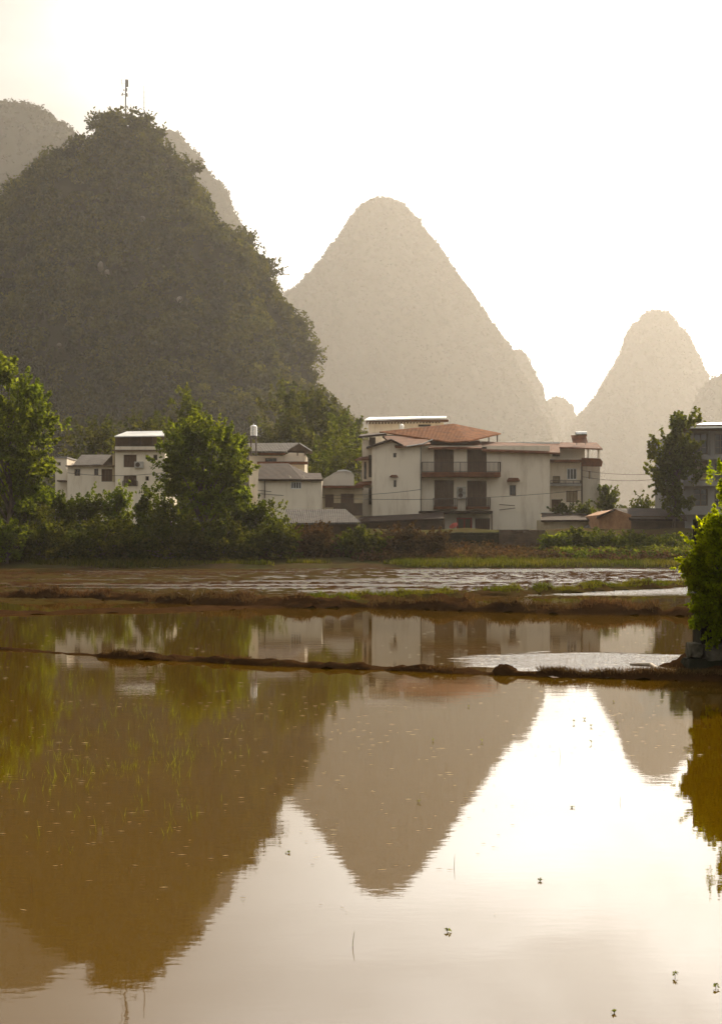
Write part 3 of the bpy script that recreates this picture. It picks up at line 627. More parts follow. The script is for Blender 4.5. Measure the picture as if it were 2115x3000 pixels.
# A: leftmost small block
h = House('white_block_house', 'narrow white flat roofed block half hidden by the tall left tree', 'house', 180, 141)
h.wall(163, 197, 1342, None, 6, [(168, 179, 1354, 1364)]); h.window(168, 179, 1354, 1364, nx=1); h.slab(161, 199, 1338.5, 1342, -.15, 6.1, 'concrete', 'parapet')
h.slab(175, 198, 1408, 1412, -1.2, -.01, 'dark_wall', 'awning')
# B: cottage
h = House('white_cottage', 'small white cottage with grey sheet roof and dark porch', 'house', 262, 139)
h.wall(198, 337, 1367, None, 7, [(219, 236, 1374, 1394), (277, 289, 1373, 1393), (298, 330, 1374, 1411)])
h.window(219, 236, 1374, 1394); h.window(277, 289, 1373, 1393, nx=2); h.window(298, 330, 1374, 1411, nx=3, pane='shutter', name='porch_shade_panel')  # last one: brown panel filling the open porch in place of its shade
h.slab(196, 338, 1364, 1367, -.5, 7.1, 'wood', 'eave'); h.roof([(214, 1362, .1), (297, 1362, .1), (336, 1332, 6.5), (240, 1332, 6.5)], 'tile_grey', .12)
h.part('gable', MB().prism([(h.x(298), h.z(1364)), (h.x(337), h.z(1364)), (h.x(337), h.z(1333)), (h.x(326), h.z(1333))], .3, 6.3), 'dark_wall')
h.slab(331, 337, 1332, 1412, -.13, -.01, 'plaster_cream', 'corner_post')  # cream colour stands for the yellow light falling on this post
# C: tall white house
h = House('tall_white_house', 'tall white house with open roof terrace left of the round tree', 'house', 410, 137)
W = [(363, 401, 1332, 1369), (427, 436, 1332, 1346), (363, 401, 1393, 1424), (427, 437, 1395, 1408), (450, 462, 1332, 1348)]
h.wall(338, 484, 1322, None, 9, W); [h.window(*q, nx=3 if q[1]-q[0] > 20 else 1, pane='shutter' if q[1]-q[0] > 20 else 'glass') for q in W]
h.slab(336, 486, 1318.5, 1322, -.5, 9.1, 'wood', 'cornice'); h.slab(338, 484, 1308, 1318.5, -.1, 9, 'plaster', 'parapet')
h.part('terrace_shade_panel', MB().box(h.x(340, 4), h.x(480, 4), 4, 4.2, h.z(1308, 4), h.z(1274, 4)), 'dark_wall')  # dark panel added to stand for the shade in the open terrace
for k, px in enumerate((340, 378, 412, 446, 480)): h.part('post', MB().box(h.x(px)-.05, h.x(px)+.05, .0, .1, h.z(1308), h.z(1277)), 'iron')
h.roof([(336, 1277.5, -.6), (482, 1276, -.6), (482, 1262, 8), (372, 1264, 8)], 'sheet', .1, 'terrace_roof')
h.ac(409, 1362); h.rail(361, 403, 1408, 1424, -.12, 0, 12, sides=False, name='window_bars')
# D: upper house with tiled roofs (behind)
h = House('tiled_upper_house', 'upper white house with twin tiled roofs and pale gable edge', 'house', 815, 144)
h.wall(730, 893, 1335, None, 8, [(777, 811, 1342, 1358)]); h.window(777, 811, 1342, 1358, nx=3)
h.part('gable_wall', MB().prism([(h.x(828), h.z(1335)), (h.x(893), h.z(1335)), (h.x(893), h.z(1328)), (h.x(850), h.z(1326))], -.05, 7.9), 'plaster')
h.roof([(722, 1322, -.9), (838, 1322, -.9), (876, 1297, 5), (728, 1298, 5)], 'tile_grey', .16)
h.part('roof_gable', MB().prism([(h.x(837), h.z(1320)), (h.x(912), h.z(1320)), (h.x(878), h.z(1299))], .4, 5), 'dark_wall')
h.roof([(878, 1296.5, -.3), (914, 1319, -.3), (914, 1319, 5.5), (878, 1296.5, 5.5)], 'sheet', .12, 'verge')
h.slab(760, 837, 1327, 1333, -.8, -.01, 'tile_red', 'awning'); h.slab(756, 903, 1354, 1361, -1.2, -.01, 'tile_red', 'awning')
for px in (893, 872): h.part('post', MB().box(h.x(px)-.05, h.x(px)+.05, -.2, -.1, h.z(1335), h.z(1321)), 'wood')
# E: long low white house
h = House('long_low_house', 'long low white house with steep dark tiled roof', 'house', 850, 129)
W = [(852, 883, 1411, 1432)]
h.wall(756, 943, 1402, None, 8, W); h.window(*W[0], nx=4, frame='sheet'); h.slab(912, 938, 1408, 1414, -.1, -.01, 'plaster_old', 'vent_block')
h.roof([(757, 1403, -.5), (884, 1404, -.5), (842, 1357, 4.5), (759, 1358, 4.5)], 'tile_dark', .18)
h.part('roof_hip', MB().sheet([(h.x(884.5, -.5), -.5, h.z(1404, -.5)), (h.x(898, 5), 5, h.z(1385, 5)), (h.x(843, 4.6), 4.6, h.z(1357, 4.6)), (h.x(842.6, 4.5), 4.5, h.z(1357, 4.5))], .15), 'tile_dark')
h.roof([(884, 1404.5, -.45), (946, 1404, -.45), (940, 1386, 4.8), (868, 1385, 4.8)], 'tile_dark', .16, 'lower_roof')
h.part('drainpipe', MB().tube([(h.x(776), -.1, h.z(1403)), (h.x(776), -.1, h.z(1460))], [.05, .05], 6), 'iron')
for px in (851, 889): h.part('ridge_end', MB().hexa([(h.x(px-3), -.62, h.z(1393)), (h.x(px), -.62, h.z(1394)), (h.x(px), -.4, h.z(1394)), (h.x(px-3), -.4, h.z(1393)), (h.x(px), -.62, h.z(1400)), (h.x(px+4), -.62, h.z(1401)), (h.x(px+4), -.4, h.z(1401)), (h.x(px), -.4, h.z(1400))]), 'plaster')
# F: curved gable house
h = House('curved_gable_house', 'small stained house with curved parapet gable and two dark doors', 'house', 1000, 132)
h.wallm = M['plaster_old']
W = [(952, 978, 1448, 1487), (998, 1037, 1446, 1478)]
h.wall(943, 1062, 1431, None, 7, W, mat=M['plaster_cream']); [h.window(*q, nx=2, pane='shutter', name='door') for q in W]
h.part('curved_parapet', MB().prism([(h.x(946), h.z(1424)), (h.x(1037), h.z(1424)), (h.x(1037), h.z(1390)), (h.x(1030), h.z(1383)), (h.x(1018), h.z(1379)), (h.x(1004), h.z(1377)), (h.x(990), h.z(1379)), (h.x(978), h.z(1384)), (h.x(966), h.z(1392)), (h.x(952), h.z(1400)), (h.x(946), h.z(1404))], .5, .9), 'plaster_old')
h.part('coping', MB().prism([(h.x(986), h.z(1381)), (h.x(1014), h.z(1379.4)), (h.x(1030), h.z(1383.6)), (h.x(1028), h.z(1380)), (h.x(1016), h.z(1376)), (h.x(1004), h.z(1375)), (h.x(990), h.z(1377))], .4, 1.0), 'sheet')
h.slab(941, 1064, 1423.5, 1431, -.9, 7.1, 'tile_red', 'eave_roof')
h.slab(978, 1062, 1476, 1512, -2.2, -1.9, 'dark_wall', 'yard_wall')

# G/H: the big white house
h = House('big_white_house', 'big three storey white house with gable block, balconies and rust red canopy', 'house', 1300, 136)
# gable block
G1 = -1.0
W = [(1152, 1161, 1327, 1340), (1153, 1161, 1407, 1427)]
h.wall(1090, 1231, 1309, 1512, 10, W, off=G1, gable=[(1090, 1308), (1146, 1289), (1182, 1305), (1231, 1306)], name='gable_block')
h.wall(1100, 1229, 1512, None, 9, off=G1+.3, mat=M['dark_wall'], name='plinth')
for q in W: h.window(*q, off=G1, nx=1, t=.04)
h.part('window_hood', MB().sheet([(h.x(1141, -1.6), -1.6, h.z(1396, -1.6)), (h.x(1166, -1.6), -1.6, h.z(1397, -1.6)), (h.x(1162, -1.01), -1.01, h.z(1391, -1)), (h.x(1147, -1.01), -1.01, h.z(1391, -1))], .08), 'tile_red')
h.roof([(1073, 1310, -1.5), (1146, 1286, -1.5), (1146, 1284, 9), (1073, 1308, 9)], 'tile_dark', .2)
h.roof([(1146.5, 1286, -1.5), (1182, 1304, -1.5), (1182, 1302, 9), (1146.5, 1284, 9)], 'tile_dark', .2)
h.roof([(1160, 1308, -1.6), (1262, 1300, -1.6), (1240, 1276, 4), (1120, 1277, 4)], 'tile_red', .16, 'eave_roof')
h.part('gutter', MB().tube([(h.x(1190, -1.7), -1.7, h.z(1308, -1.7)), (h.x(1240, -1.7), -1.7, h.z(1300, -1.7)), (h.x(1268, -1.7), -1.7, h.z(1287, -1.7))], [.07]*3, 6), 'sheet')
h.part('drainpipe', MB().tube([(h.x(1232.5, -.6), -.6, h.z(1310)), (h.x(1232.5, -.6), -.6, h.z(1498))], [.05, .05], 6), 'galv')
# central wing
UP = [(1271, 1329, 1309, 1384), (1368, 1425, 1309, 1386)]; LO = [(1272, 1329, 1406, 1487), (1368, 1425, 1408, 1487)]; GR = [(1337, 1383, 1516, 1566), (1391, 1435, 1518, 1560)]; SM = [(1492, 1511, 1421, 1452)]
h.wall(1232, 1610, 1306, 1503, 10, UP+LO+SM, name='wall')
h.wall(1303, 1583, 1503.2, None, 9.8, GR, off=.003, name='ground_floor_wall')
for q in UP+LO: h.window(*q, nx=4, nz=2, pane='shutter', frame='wood', name='balcony_door', t=.08)
h.window(*SM[0], nx=2)
h.window(*GR[0], nx=2, pane='shutter', frame='redpaint', name='red_door', t=.16, off=.003); h.window(*GR[1], nx=2, pane='shutter', name='door', off=.003)
h.part('window_hood', MB().sheet([(h.x(1484, -.7), -.7, h.z(1408, -.7)), (h.x(1522, -.7), -.7, h.z(1407, -.7)), (h.x(1517, -.01), -.01, h.z(1400)), (h.x(1489, -.01), -.01, h.z(1400))], .12), 'tile_red')
h.slab(1236, 1466, 1383, 1397, -1.5, -.01, 'tile_red', 'balcony_slab', off=-1.5); h.rail(1236, 1466, 1353, 1383, -1.45, 1.4, 62)
h.slab(1270, 1340, 1484, 1492, -.8, -.01, 'tile_red', 'balcony_slab', off=-.8); h.rail(1270, 1340, 1459, 1484, -.78, .7, 22)
h.slab(1366, 1436, 1484, 1492, -.8, -.01, 'tile_red', 'balcony_slab', off=-.8); h.rail(1366, 1436, 1457, 1484, -.78, .7, 22)
h.ac(1351, 1436); h.ac(1351, 1452)
h.slab(1228, 1443, 1497, 1504, -2.2, -.01, 'tile_dark', 'porch_canopy', off=-2.2)
for px in (1300, 1440): h.part('porch_post', MB().box(h.x(px, -2)-.07, h.x(px, -2)+.07, -2.1, -1.96, -.3, h.z(1504, -2.2)-.002), 'wood')
h.roof([(1255, 1312, -.9), (1412, 1312, -.9), (1405, 1290, 5), (1255, 1288, 5)], 'tile_red', .16, 'eave_roof')
h.roof([(1412, 1318, -.7), (1640, 1326, -.7), (1636, 1301, 5), (1408, 1293, 5)], 'tile_red', .18, 'long_eave_roof')
h.slab(1300, 1640, 1295, 1299, 5.05, 5.3, 'sheet', 'ridge_flashing', off=5)
h.part('wall_bracket', MB().tube([(h.x(1462), -.1, h.z(1478)), (h.x(1505), -.7, h.z(1482))], [.035, .035], 5).tube([(h.x(1462), -.1, h.z(1494)), (h.x(1506), -.7, h.z(1489))], [.035, .035], 5), 'wood')
# rust red canopy on posts
ap = (h.x(1328, 5), 5, h.z(1241, 5)); Rr = (h.x(1467, 6), 6, h.z(1269, 6)); Ll = (h.x(1111, 6), 6, h.z(1264, 6)); Fr = (h.x(1318, -.5), -.5, h.z(1294, -.5)); Bk = (h.x(1320, 13), 13, h.z(1262, 13)); Fq = (h.x(1372, -.4), -.4, h.z(1291, -.4))
mb = MB()
for tri in ((ap, Ll, Fr), (ap, Fr, Fq), (ap, Fq, Rr), (ap, Rr, Bk), (ap, Bk, Ll)):
    mb.add([*tri, *[(a, b_, c-.12) for a, b_, c in tri]], [(0, 1, 2), (5, 4, 3), (0, 3, 4, 1), (1, 4, 5, 2), (2, 5, 3, 0)])
h.part('canopy_roof', mb, 'rust')
for px, off, yt in ((1131, 6, 1264), (1180, 5.4, 1262), (1214, 5, 1260), (1244, 5, 1262), (1431, 5.6, 1275), (1456, 6, 1270)):
    h.part('canopy_post', MB().box(h.x(px, off)-.06, h.x(px, off)+.06, off-.06, off+.06, h.z(1300, off), h.z(yt+2, off)), 'iron')
mb = MB(); zz = [h.z(1266, 6), h.z(1275, 6)]
for q in zz: mb.box(h.x(1111, 6), h.x(1260, 6), 5.95, 6.03, q-.05, q+.03)
h.part('terrace_rail', mb, 'iron')
# rear left wing
h.wall(1061, 1089.5, 1290, None, 6, [(1066, 1074, 1352, 1404)], off=3, name='rear_wing'); h.window(1066, 1074, 1352, 1404, off=3, nx=1)
h.roof([(1050, 1278, 2), (1130, 1270, 2), (1130, 1266, 8), (1058, 1272, 8)], 'tile_dark', .2)
h.slab(1081, 1100, 1281, 1304, 2.7, 3.6, 'dark_wall', 'upper_room', off=2.7)
for (a, c) in ((1336, 1346), (1409, 1419)): h.roof([(1040, c, .6), (1089, c-2, .6), (1089, a, 2.95), (1056, a+2, 2.95)], 'tile_red', .14, 'awning')
for (a, c) in ((1333, 1398), (1430, 1478)): h.part('shutter', MB().box(h.x(1080, -.5), h.x(1088.5, -.5), -.5, -.3, h.z(c, -.5), h.z(a, -.5)), 'tile_dark')
h.wall(1052, 1090, 1430, None, 3, off=.2, name='side_annex')
# rear building with the white sheet roof
h = House('rear_house', 'pale house behind the big white house, with long white sheet roof', 'house', 1190, 156)
h.wall(1080, 1300, 1237, None, 9, [(1225, 1262, 1243, 1250)]); h.window(1225, 1262, 1243, 1250, nx=2)
h.roof([(1067, 1229.5, -1.2), (1304, 1222.5, -1.2), (1308, 1219, 9), (1082, 1222, 9)], 'sheet', .14)
mb = MB(); [mb.box(h.x(1074+k*9.2)-.09, h.x(1074+k*9.2)+.09, -1.0, -.02, h.z(1243-k*.15), h.z(1236-k*.15)) for k in range(24)]
h.part('rafters', mb, 'wood'); h.slab(1072, 1312, 1231, 1236.5, -.9, -.1, 'tile_red', 'fascia')
# water containers
def tank(px, D, pyt, pyb, wpx, label, legs=0, zt=None):
    z0 = Z(pyb, D); r0 = wpx/2/F*D; H_ = Z(pyt, D)-z0; base = z0 - legs
    r_ = empty('water_tank', (X(px, D), D, base), label, 'water tank')
    mb = MB(); n_ = 9; zs_ = []; rs_ = []
    for i in range(n_*2+1): zs_.append(legs + H_*.88*i/(n_*2)); rs_.append(r0*(1.0 if i % 2 == 0 else .95))
    zs_ += [legs+H_*.95, legs+H_]; rs_ += [r0*.6, r0*.12]
    mb.tube([(0, 0, z_) for z_ in zs_], rs_, 28); mb.build('tank_body', M['steel'], r_)
    MB().cyl(0, 0, legs+H_-.02, legs+H_+.12, r0*.22, 14).build('lid', M['steel'], r_)
    if legs:
        for sx_, sy_ in ((-1, -1), (1, -1), (1, 1), (-1, 1)):
            MB().box(sx_*r0*.7-.05, sx_*r0*.7+.05, sy_*r0*.7-.05, sy_*r0*.7+.05, 0, legs-.002).build('leg', M['iron'], r_)
        MB().box(-r0*.8, r0*.8, -r0*.8, r0*.8, legs-.12, legs-.001).build('platform', M['iron'], r_)
tank(743.5, 142, 1245, 1277, 21, 'ribbed steel water tank standing on tall legs behind the round tree', legs=2.0)
tank(1176, 148, 1243, 1264, 14, 'small round water tank beside the rust red canopy', legs=.8)

# I: terrace house on the right
h = House('terrace_house', 'white house with roof terrace and water heater right of the big house', 'house', 1680, 141)
W = [(1660, 1689, 1372, 1405), (1619, 1640, 1395, 1415), (1658, 1691, 1438, 1471), (1615, 1643, 1463, 1500)]
h.wall(1611, 1702, 1344, None, 9, W); h.window(*W[0], nx=3, frame='sheet'); h.window(*W[1], nx=1, pane='curtain'); h.window(*W[2], nx=3, pane='curtain'); h.window(*W[3], nx=1, pane='shutter', name='door')
h.wall(1703.5, 1757, 1366, None, 8, [(1721, 1731, 1377, 1405)], off=.6, name='side_wall', mat=M['plaster_old']); h.window(1721, 1731, 1377, 1405, off=.6, nx=1, pane='curtain', frame='sheet')
h.wall(1612, 1712, 1307, 1344, 7, [(1617, 1640, 1312, 1337)], off=1.6, name='top_storey'); h.window(1617, 1640, 1312, 1337, off=1.6, nx=2, pane='shutter')
h.slab(1610, 1702, 1346, 1354, -1.0, 1.59, 'tile_red', 'balcony_slab', off=-1); h.slab(1610, 1702, 1416, 1423, -1.0, -.01, 'concrete', 'balcony_slab', off=-1)
h.rail(1611, 1701, 1407, 1417, -1, .9, 24); h.part('corner_pipe', MB().tube([(h.x(1703), -.15, h.z(1350)), (h.x(1703), -.15, 0)], [.08, .08], 6), 'iron')
h.part('terrace_parapet', MB().prism([(h.x(1703, -.6), h.z(1366, -.6)), (h.x(1762, -.6), h.z(1367, -.6)), (h.x(1765, -.6), h.z(1352, -.6)), (h.x(1757, -.6), h.z(1343, -.6)), (h.x(1703, -.6), h.z(1341, -.6))], -.6, -.4), 'tile_red')
h.roof([(1606, 1308, -.2), (1764, 1314, -.2), (1745, 1296, 5), (1570, 1296, 5)], 'tile_red', .15)
h.roof([(1745, 1296, 4.99), (1762, 1313, -.15), (1763, 1313, 7), (1746, 1296, 9)], 'rust', .12, 'roof_end')
for px, off in ((1752, .2), (1722, .2), (1753, 6)): h.part('terrace_post', MB().box(h.x(px, off)-.08, h.x(px, off)+.08, off-.08, off+.08, h.z(1345, off), h.z(1312, off)), 'plaster')
r_ = empty('solar_water_heater', (X(1700, 143), 143, Z(1300, 143)-.1), 'white solar water heater drum on the terrace house roof', 'water heater')
MB().tube([(-.5, 0, 1.05), (.6, 0, 1.08)], [.26, .26], 16).build('drum', M['steel'], r_); MB().sheet([(-1.0, -1.4, .15), (.5, -1.4, .15), (.5, -.15, .95), (-1.0, -.15, .95)], .06).build('collector', M['tile_red'], r_)
for sx_ in (-.4, .5): MB().box(sx_-.03, sx_+.03, -.03, .03, 0, .82).build('leg', M['iron'], r_)
h2 = MB()

# K: concrete building, right edge
h = House('concrete_building', 'grey unfinished concrete building at the right edge, behind the near shrub', 'building', 2080, 124)
h.wallm = M['concrete']
W = []
for (a, b_) in ((2031, 2072), (2092, 2128), (2150, 2190)):
    for (c, d) in ((1270, 1331), (1352, 1408), (1432, 1482)): W.append((a, b_, c, d))
h.wall(2001, 2260, 1263, None, 12, W)
for k, q in enumerate(W): h.window(*q, nx=2, nz=3, pane='curtain' if k in (1, 8) else 'glass', frame='wood')
for (a, c) in ((1335, 1346), (1412, 1423), (1496, 1508)): h.slab(1990, 2270, a, c, -.9, -.01, 'concrete', 'floor_slab', off=-.9)
h.roof([(1974, 1247, -1.6), (2275, 1243, -1.6), (2275, 1232, 12), (1990, 1240, 12)], 'tile_dark', .16)
h.roof([(2015, 1251, -1.9), (2275, 1248, -1.9), (2275, 1236, 3), (2060, 1238, 3)], 'sheet', .12, 'metal_eave')
mb = MB(); [mb.box(h.x(2012+k*6, -1.6)-.05, h.x(2012+k*6, -1.6)+.05, -1.75, -.05, h.z(1256, -1.6), h.z(1252, -1.6)) for k in range(42)]
h.part('rafters', mb, 'wood'); h.slab(1996, 2262, 1256, 1263, -.7, -.01, 'dark_wall', 'fascia')
h.part('drainpipe', MB().tube([(h.x(2079, -.2), -.2, h.z(1262)), (h.x(2079, -.2), -.2, h.z(1345))], [.06, .06], 6), 'galv')

# low sheds and walls
h = House('grey_shed', 'low shed with slumped grey roof in front of the long low house', 'shed', 950, 117)
h.wallm = M['dark_wall']; h.wall(845, 1050, 1528, None, 5)
h.roof([(843, 1532, -.7), (1058, 1530, -.7), (1012, 1491, 4.2), (838, 1492, 4.2)], 'tile_grey', .15)
h = House('lean_to_shed', 'dark lean to shed under the white gable block', 'shed', 1150, 125)
h.wallm = M['dark_wall']; h.wall(1056, 1296, 1522, None, 5)
h.roof([(1040, 1528, -.6), (1300, 1518, -.6), (1298, 1502, 4.8), (1056, 1513, 4.8)], 'tile_dark', .18)
h = House('cream_shed', 'low cream walled shed below the terrace house', 'shed', 1665, 128)
h.wallm = M['plaster_cream']; h.wall(1592, 1735, 1522, None, 5)
h.roof([(1583, 1524, -.6), (1756, 1522, -.6), (1752, 1502, 4.5), (1586, 1503, 4.5)], 'tile_dark', .16)
h.part('rear_wall', MB().box(h.x(1587, 4.9), h.x(1750, 4.9), 4.9, 5.1, 0, h.z(1500, 4.9)), 'plaster_old')
h.roof([(1678, 1557, -1.8), (1752, 1545, -1.8), (1768, 1518, 1), (1740, 1527, 1)], 'tile_grey', .12, 'lean_to_roof')
h = House('clay_brick_house', 'old clay brick house with brown gable and long dark roof', 'house', 1880, 122)
h.wallm = M['brick']; h.wall(1755, 1848, 1512, None, 9, [], gable=[(1755, 1508), (1800, 1492), (1848, 1508)], name='gable_wall')
h.wall(1848.5, 2005, 1512, None, 9, [(1935, 1956, 1552, 1572)], mat=M['dark_wall']); h.window(1935, 1956, 1552, 1572)
h.roof([(1746, 1514, -.8), (1800, 1490, -.8), (1800, 1488, 9), (1746, 1511, 9)], 'tile_dark', .18)
h.roof([(1849, 1520, -.8), (2012, 1520, -.8), (2004, 1489, 4.4), (1800, 1489, 4.4)], 'tile_dark', .2)
for k, (x0_, x1_, y_, D_, lab, mt) in enumerate([(1250, 1462, 1566, 112, 'rough dry stone wall below the big white house', 'rockdark'), (1462, 1590, 1558, 111, 'dark yard wall right of the red door', 'dark_wall')]):
    xa_, xb_ = X(x0_, D_), X(x1_, D_); zt_ = Z(y_, D_); rgw = np.random.default_rng(k)
    zb_ = float(ground_z((xa_+xb_)/2, D_))-.3; r_ = empty('stone_wall', ((xa_+xb_)/2, D_, zb_), lab, 'wall'); mb = MB(); zc = 0; hh_ = zt_-zb_
    while zc < hh_:
        hc = .22+.08*rgw.random(); xc = (xa_-xb_)/2
        while xc < (xb_-xa_)/2:
            wc = .3+.4*rgw.random(); d_ = .06*rgw.random(); j = lambda: rgw.uniform(-.03, .03)
            mb.hexa([(xc+j(), -.2-d_, zc+j()), (xc+wc-.02, -.2-d_, zc+j()), (xc+wc-.02, .3, zc), (xc, .3, zc), (xc+j(), -.2-d_+.03, zc+hc-.01+j()), (xc+wc-.02, -.2-d_, zc+hc-.01+j()), (xc+wc-.02, .3, zc+hc-.01), (xc, .3, zc+hc-.01)])
            xc += wc
        zc += hc
    mb.build('stones', M[mt], r_)
# red parasol lying by the door
r_ = empty('red_parasol', (X(1322, 131), 131, float(ground_z(X(1322, 131), 131))), 'faded red parasol leaning by the red door', 'parasol')
mb = MB(); nn_ = 12; c0 = Vector((.1, 0, .62)); ax = Vector((-.45, -.5, .75)).normalized(); a_ = ax.cross(Vector((0, 0, 1))).normalized(); b_ = ax.cross(a_)
ring = [c0 - ax*.2 + (a_*math.cos(2*math.pi*k/nn_)+b_*math.sin(2*math.pi*k/nn_))*.44 for k in range(nn_)]
mb.add([c0]+ring, [(0, 1+k, 1+(k+1) % nn_) for k in range(nn_)]); mb.build('canopy', M['redpaint'], r_); MB().tube([c0, c0-ax*.82], [.02, .02], 6).build('pole', M['galv'], r_)

# overhead cables between the houses
def cable(px0, py0, D0, px1, py1, D1_, sag, label):
    a = Vector((X(px0, D0), D0, Z(py0, D0))); b_ = Vector((X(px1, D1_), D1_, Z(py1, D1_))); mid = (a+b_)/2
    pts = [a.lerp(b_, t_) - Vector((0, 0, 4*sag*t_*(1-t_))) - mid for t_ in np.linspace(0, 1, 24)]
    o_ = MB().tube(pts, [.022]*24, 4).build('overhead_cable', M['iron']); o_.location = mid; tag(o_, label, 'cable', 'overhead cables across the village')
cable(1704, 1378, 140, 2000, 1380, 123.5, .35, 'upper cable from the terrace house to the concrete building')
cable(1704, 1396, 140, 2000, 1392, 123.5, .45, 'lower cable from the terrace house to the concrete building')
cable(756, 1436, 128.6, 1232, 1434, 133.8, .5, 'upper cable across the low house and gable block')
cable(756, 1446, 128.6, 1704, 1436, 134, .7, 'long cable drooping across the big white house front')
cable(198, 1385, 137, 484, 1384, 136, .3, 'cable crossing the cottage and tall white house')

# ------------------------------------------------------------------ paddies: bunds, mud, weeds
def bund(pts, wid, hgt, mat, seed, name='bund', dens=.06):
    """pts: (display x, display y) of the centre line on the water"""
    P_ = []
    for x_, y_ in pts: D_ = Dw(G(y_)); P_.append((X(G(x_), D_), D_))
    P_ = np.array(P_); seg = np.linalg.norm(np.diff(P_, axis=0), axis=1); s_ = np.r_[0, np.cumsum(seg)]; n_ = int(s_[-1]/dens); t_ = np.linspace(0, s_[-1], n_)
    cx_ = np.interp(t_, s_, P_[:, 0]); cy_ = np.interp(t_, s_, P_[:, 1]); m_ = 15
    tan = np.stack([np.gradient(cx_), np.gradient(cy_)], 1); tan /= np.linalg.norm(tan, axis=1, keepdims=True); nor = np.stack([-tan[:, 1], tan[:, 0]], 1)
    wobx = fbm(np.stack([t_, 0*t_, 0*t_+seed], 1), 1.6, 3, seed)*wid*.22
    u = np.linspace(-1, 1, m_); v_ = np.empty((n_, m_, 3))
    ww = wid*(1+.35*fbm(np.stack([t_, 0*t_+9, 0*t_], 1), .9, 3, seed+1)); hh_ = hgt*(1+.4*fbm(np.stack([t_, 0*t_+3, 0*t_], 1), .7, 3, seed+2))
    for k in range(m_):
        v_[:, k, 0] = cx_ + nor[:, 0]*(u[k]*ww/2+wobx); v_[:, k, 1] = cy_ + nor[:, 1]*(u[k]*ww/2+wobx)
        v_[:, k, 2] = hh_*(1-abs(u[k])**2.2)*1.15 - hgt*.25
    q = v_.reshape(-1, 3); q[:, 2] += fbm(q, .2, 4, seed+5)*hgt*.55 + np.abs(fbm(q, .06, 2, seed+8))*hgt*.2
    i_ = (np.arange(n_-1)[:, None]*m_+np.arange(m_-1)[None]).ravel()
    o_ = np_mesh(name, q, np.stack([i_, i_+m_, i_+m_+1, i_+1], 1), mat, smooth=True); tag(o_, kind='structure')
    return q.reshape(n_, m_, 3)
def tufts(line, n_, hmin, hmax, wd, mat, seed, label, name='grass'):
    rg = np.random.default_rng(seed); a = rg.integers(0, line.shape[0], n_); b__ = rg.integers(3, line.shape[1]-3, n_); base = line[a, b__] + np.stack([rg.normal(0, .09, n_), rg.normal(0, .03, n_), 0*a], 1)
    cl = fbm(base, .8, 2, seed) > -.25; base = base[cl]; n_ = len(base)
    h_ = rg.uniform(hmin, hmax, n_); an = rg.uniform(0, np.pi, n_); d_ = np.stack([np.cos(an)*wd, np.sin(an)*wd, 0*an], 1); ln = np.stack([rg.normal(0, .5, n_)*h_, rg.normal(0, .5, n_)*h_, h_], 1)
    v_ = np.empty((n_, 4, 3)); v_[:, 0] = base-d_; v_[:, 1] = base+d_; v_[:, 2] = base+ln+d_*.2; v_[:, 3] = base+ln-d_*.2
    q = v_.reshape(-1, 3); o_ = np_mesh(name, q, quads_of(len(q)), mat); tag(o_, label, 'grass', kind='stuff')
B1 = bund([(232, 1473), (400, 1482), (600, 1492), (800, 1500), (1000, 1507), (1130, 1513), (1300, 1519), (1440, 1523), (1560, 1525), (1700, 1527)], .34, .068, M['mud'], 1)
tufts(B1, 12000, .012, .055, .005, M['leaf_dry'], 3, 'dead roots and stubble matting the near mud bund')
B1b = bund([(-120, 1449), (0, 1456), (100, 1462), (232, 1472)], .22, .022, M['mud'], 2)
q = np.empty((26, 26, 3)); th = np.linspace(0, 2*np.pi, 26); pr_ = np.linspace(0, 1, 26); D_ = Dw(G(1512))
for i in range(26):
    q[i, :, 0] = X(G(1133), D_) + .19*pr_[i]*np.cos(th); q[i, :, 1] = D_ + .2*pr_[i]*np.sin(th); q[i, :, 2] = .15*(1-pr_[i]**2)**.6 - .03
q = q.reshape(-1, 3); q[:, 2] += .03*fbm(q, .06, 3, 4)*(q[:, 2] > 0); i_ = (np.arange(25)[:, None]*26+np.arange(25)[None]).ravel()
c_ = np_mesh('mud_clod', q, np.stack([i_, i_+26, i_+27, i_+1], 1), M['mud'], smooth=True); tag(c_, 'rounded clod of mud standing on the near bund', 'mud clod')
B2 = bund([(-150, 1342), (0, 1340), (250, 1343), (430, 1352), (640, 1360), (820, 1362), (1000, 1366), (1200, 1372), (1400, 1378), (1570, 1381), (1700, 1383)], 1.2, .19, M['mud'], 3, dens=.12)
tufts(B2, 16000, .04, .13, .012, M['leaf_dry'], 4, 'brown stubble along the second bund')
B3 = bund([(700, 1358), (780, 1349), (900, 1342), (1100, 1335), (1300, 1325), (1540, 1314), (1700, 1308)], 1.5, .16, M['grassmud'], 4, dens=.14)
tufts(B3, 15000, .04, .15, .012, M['grass'], 5, 'short green grass growing on the third bund')
B4 = bund([(-200, 1371), (0, 1376), (150, 1374), (350, 1369), (560, 1362), (660, 1358)], 1.6, .05, M['mud'], 5, dens=.12)

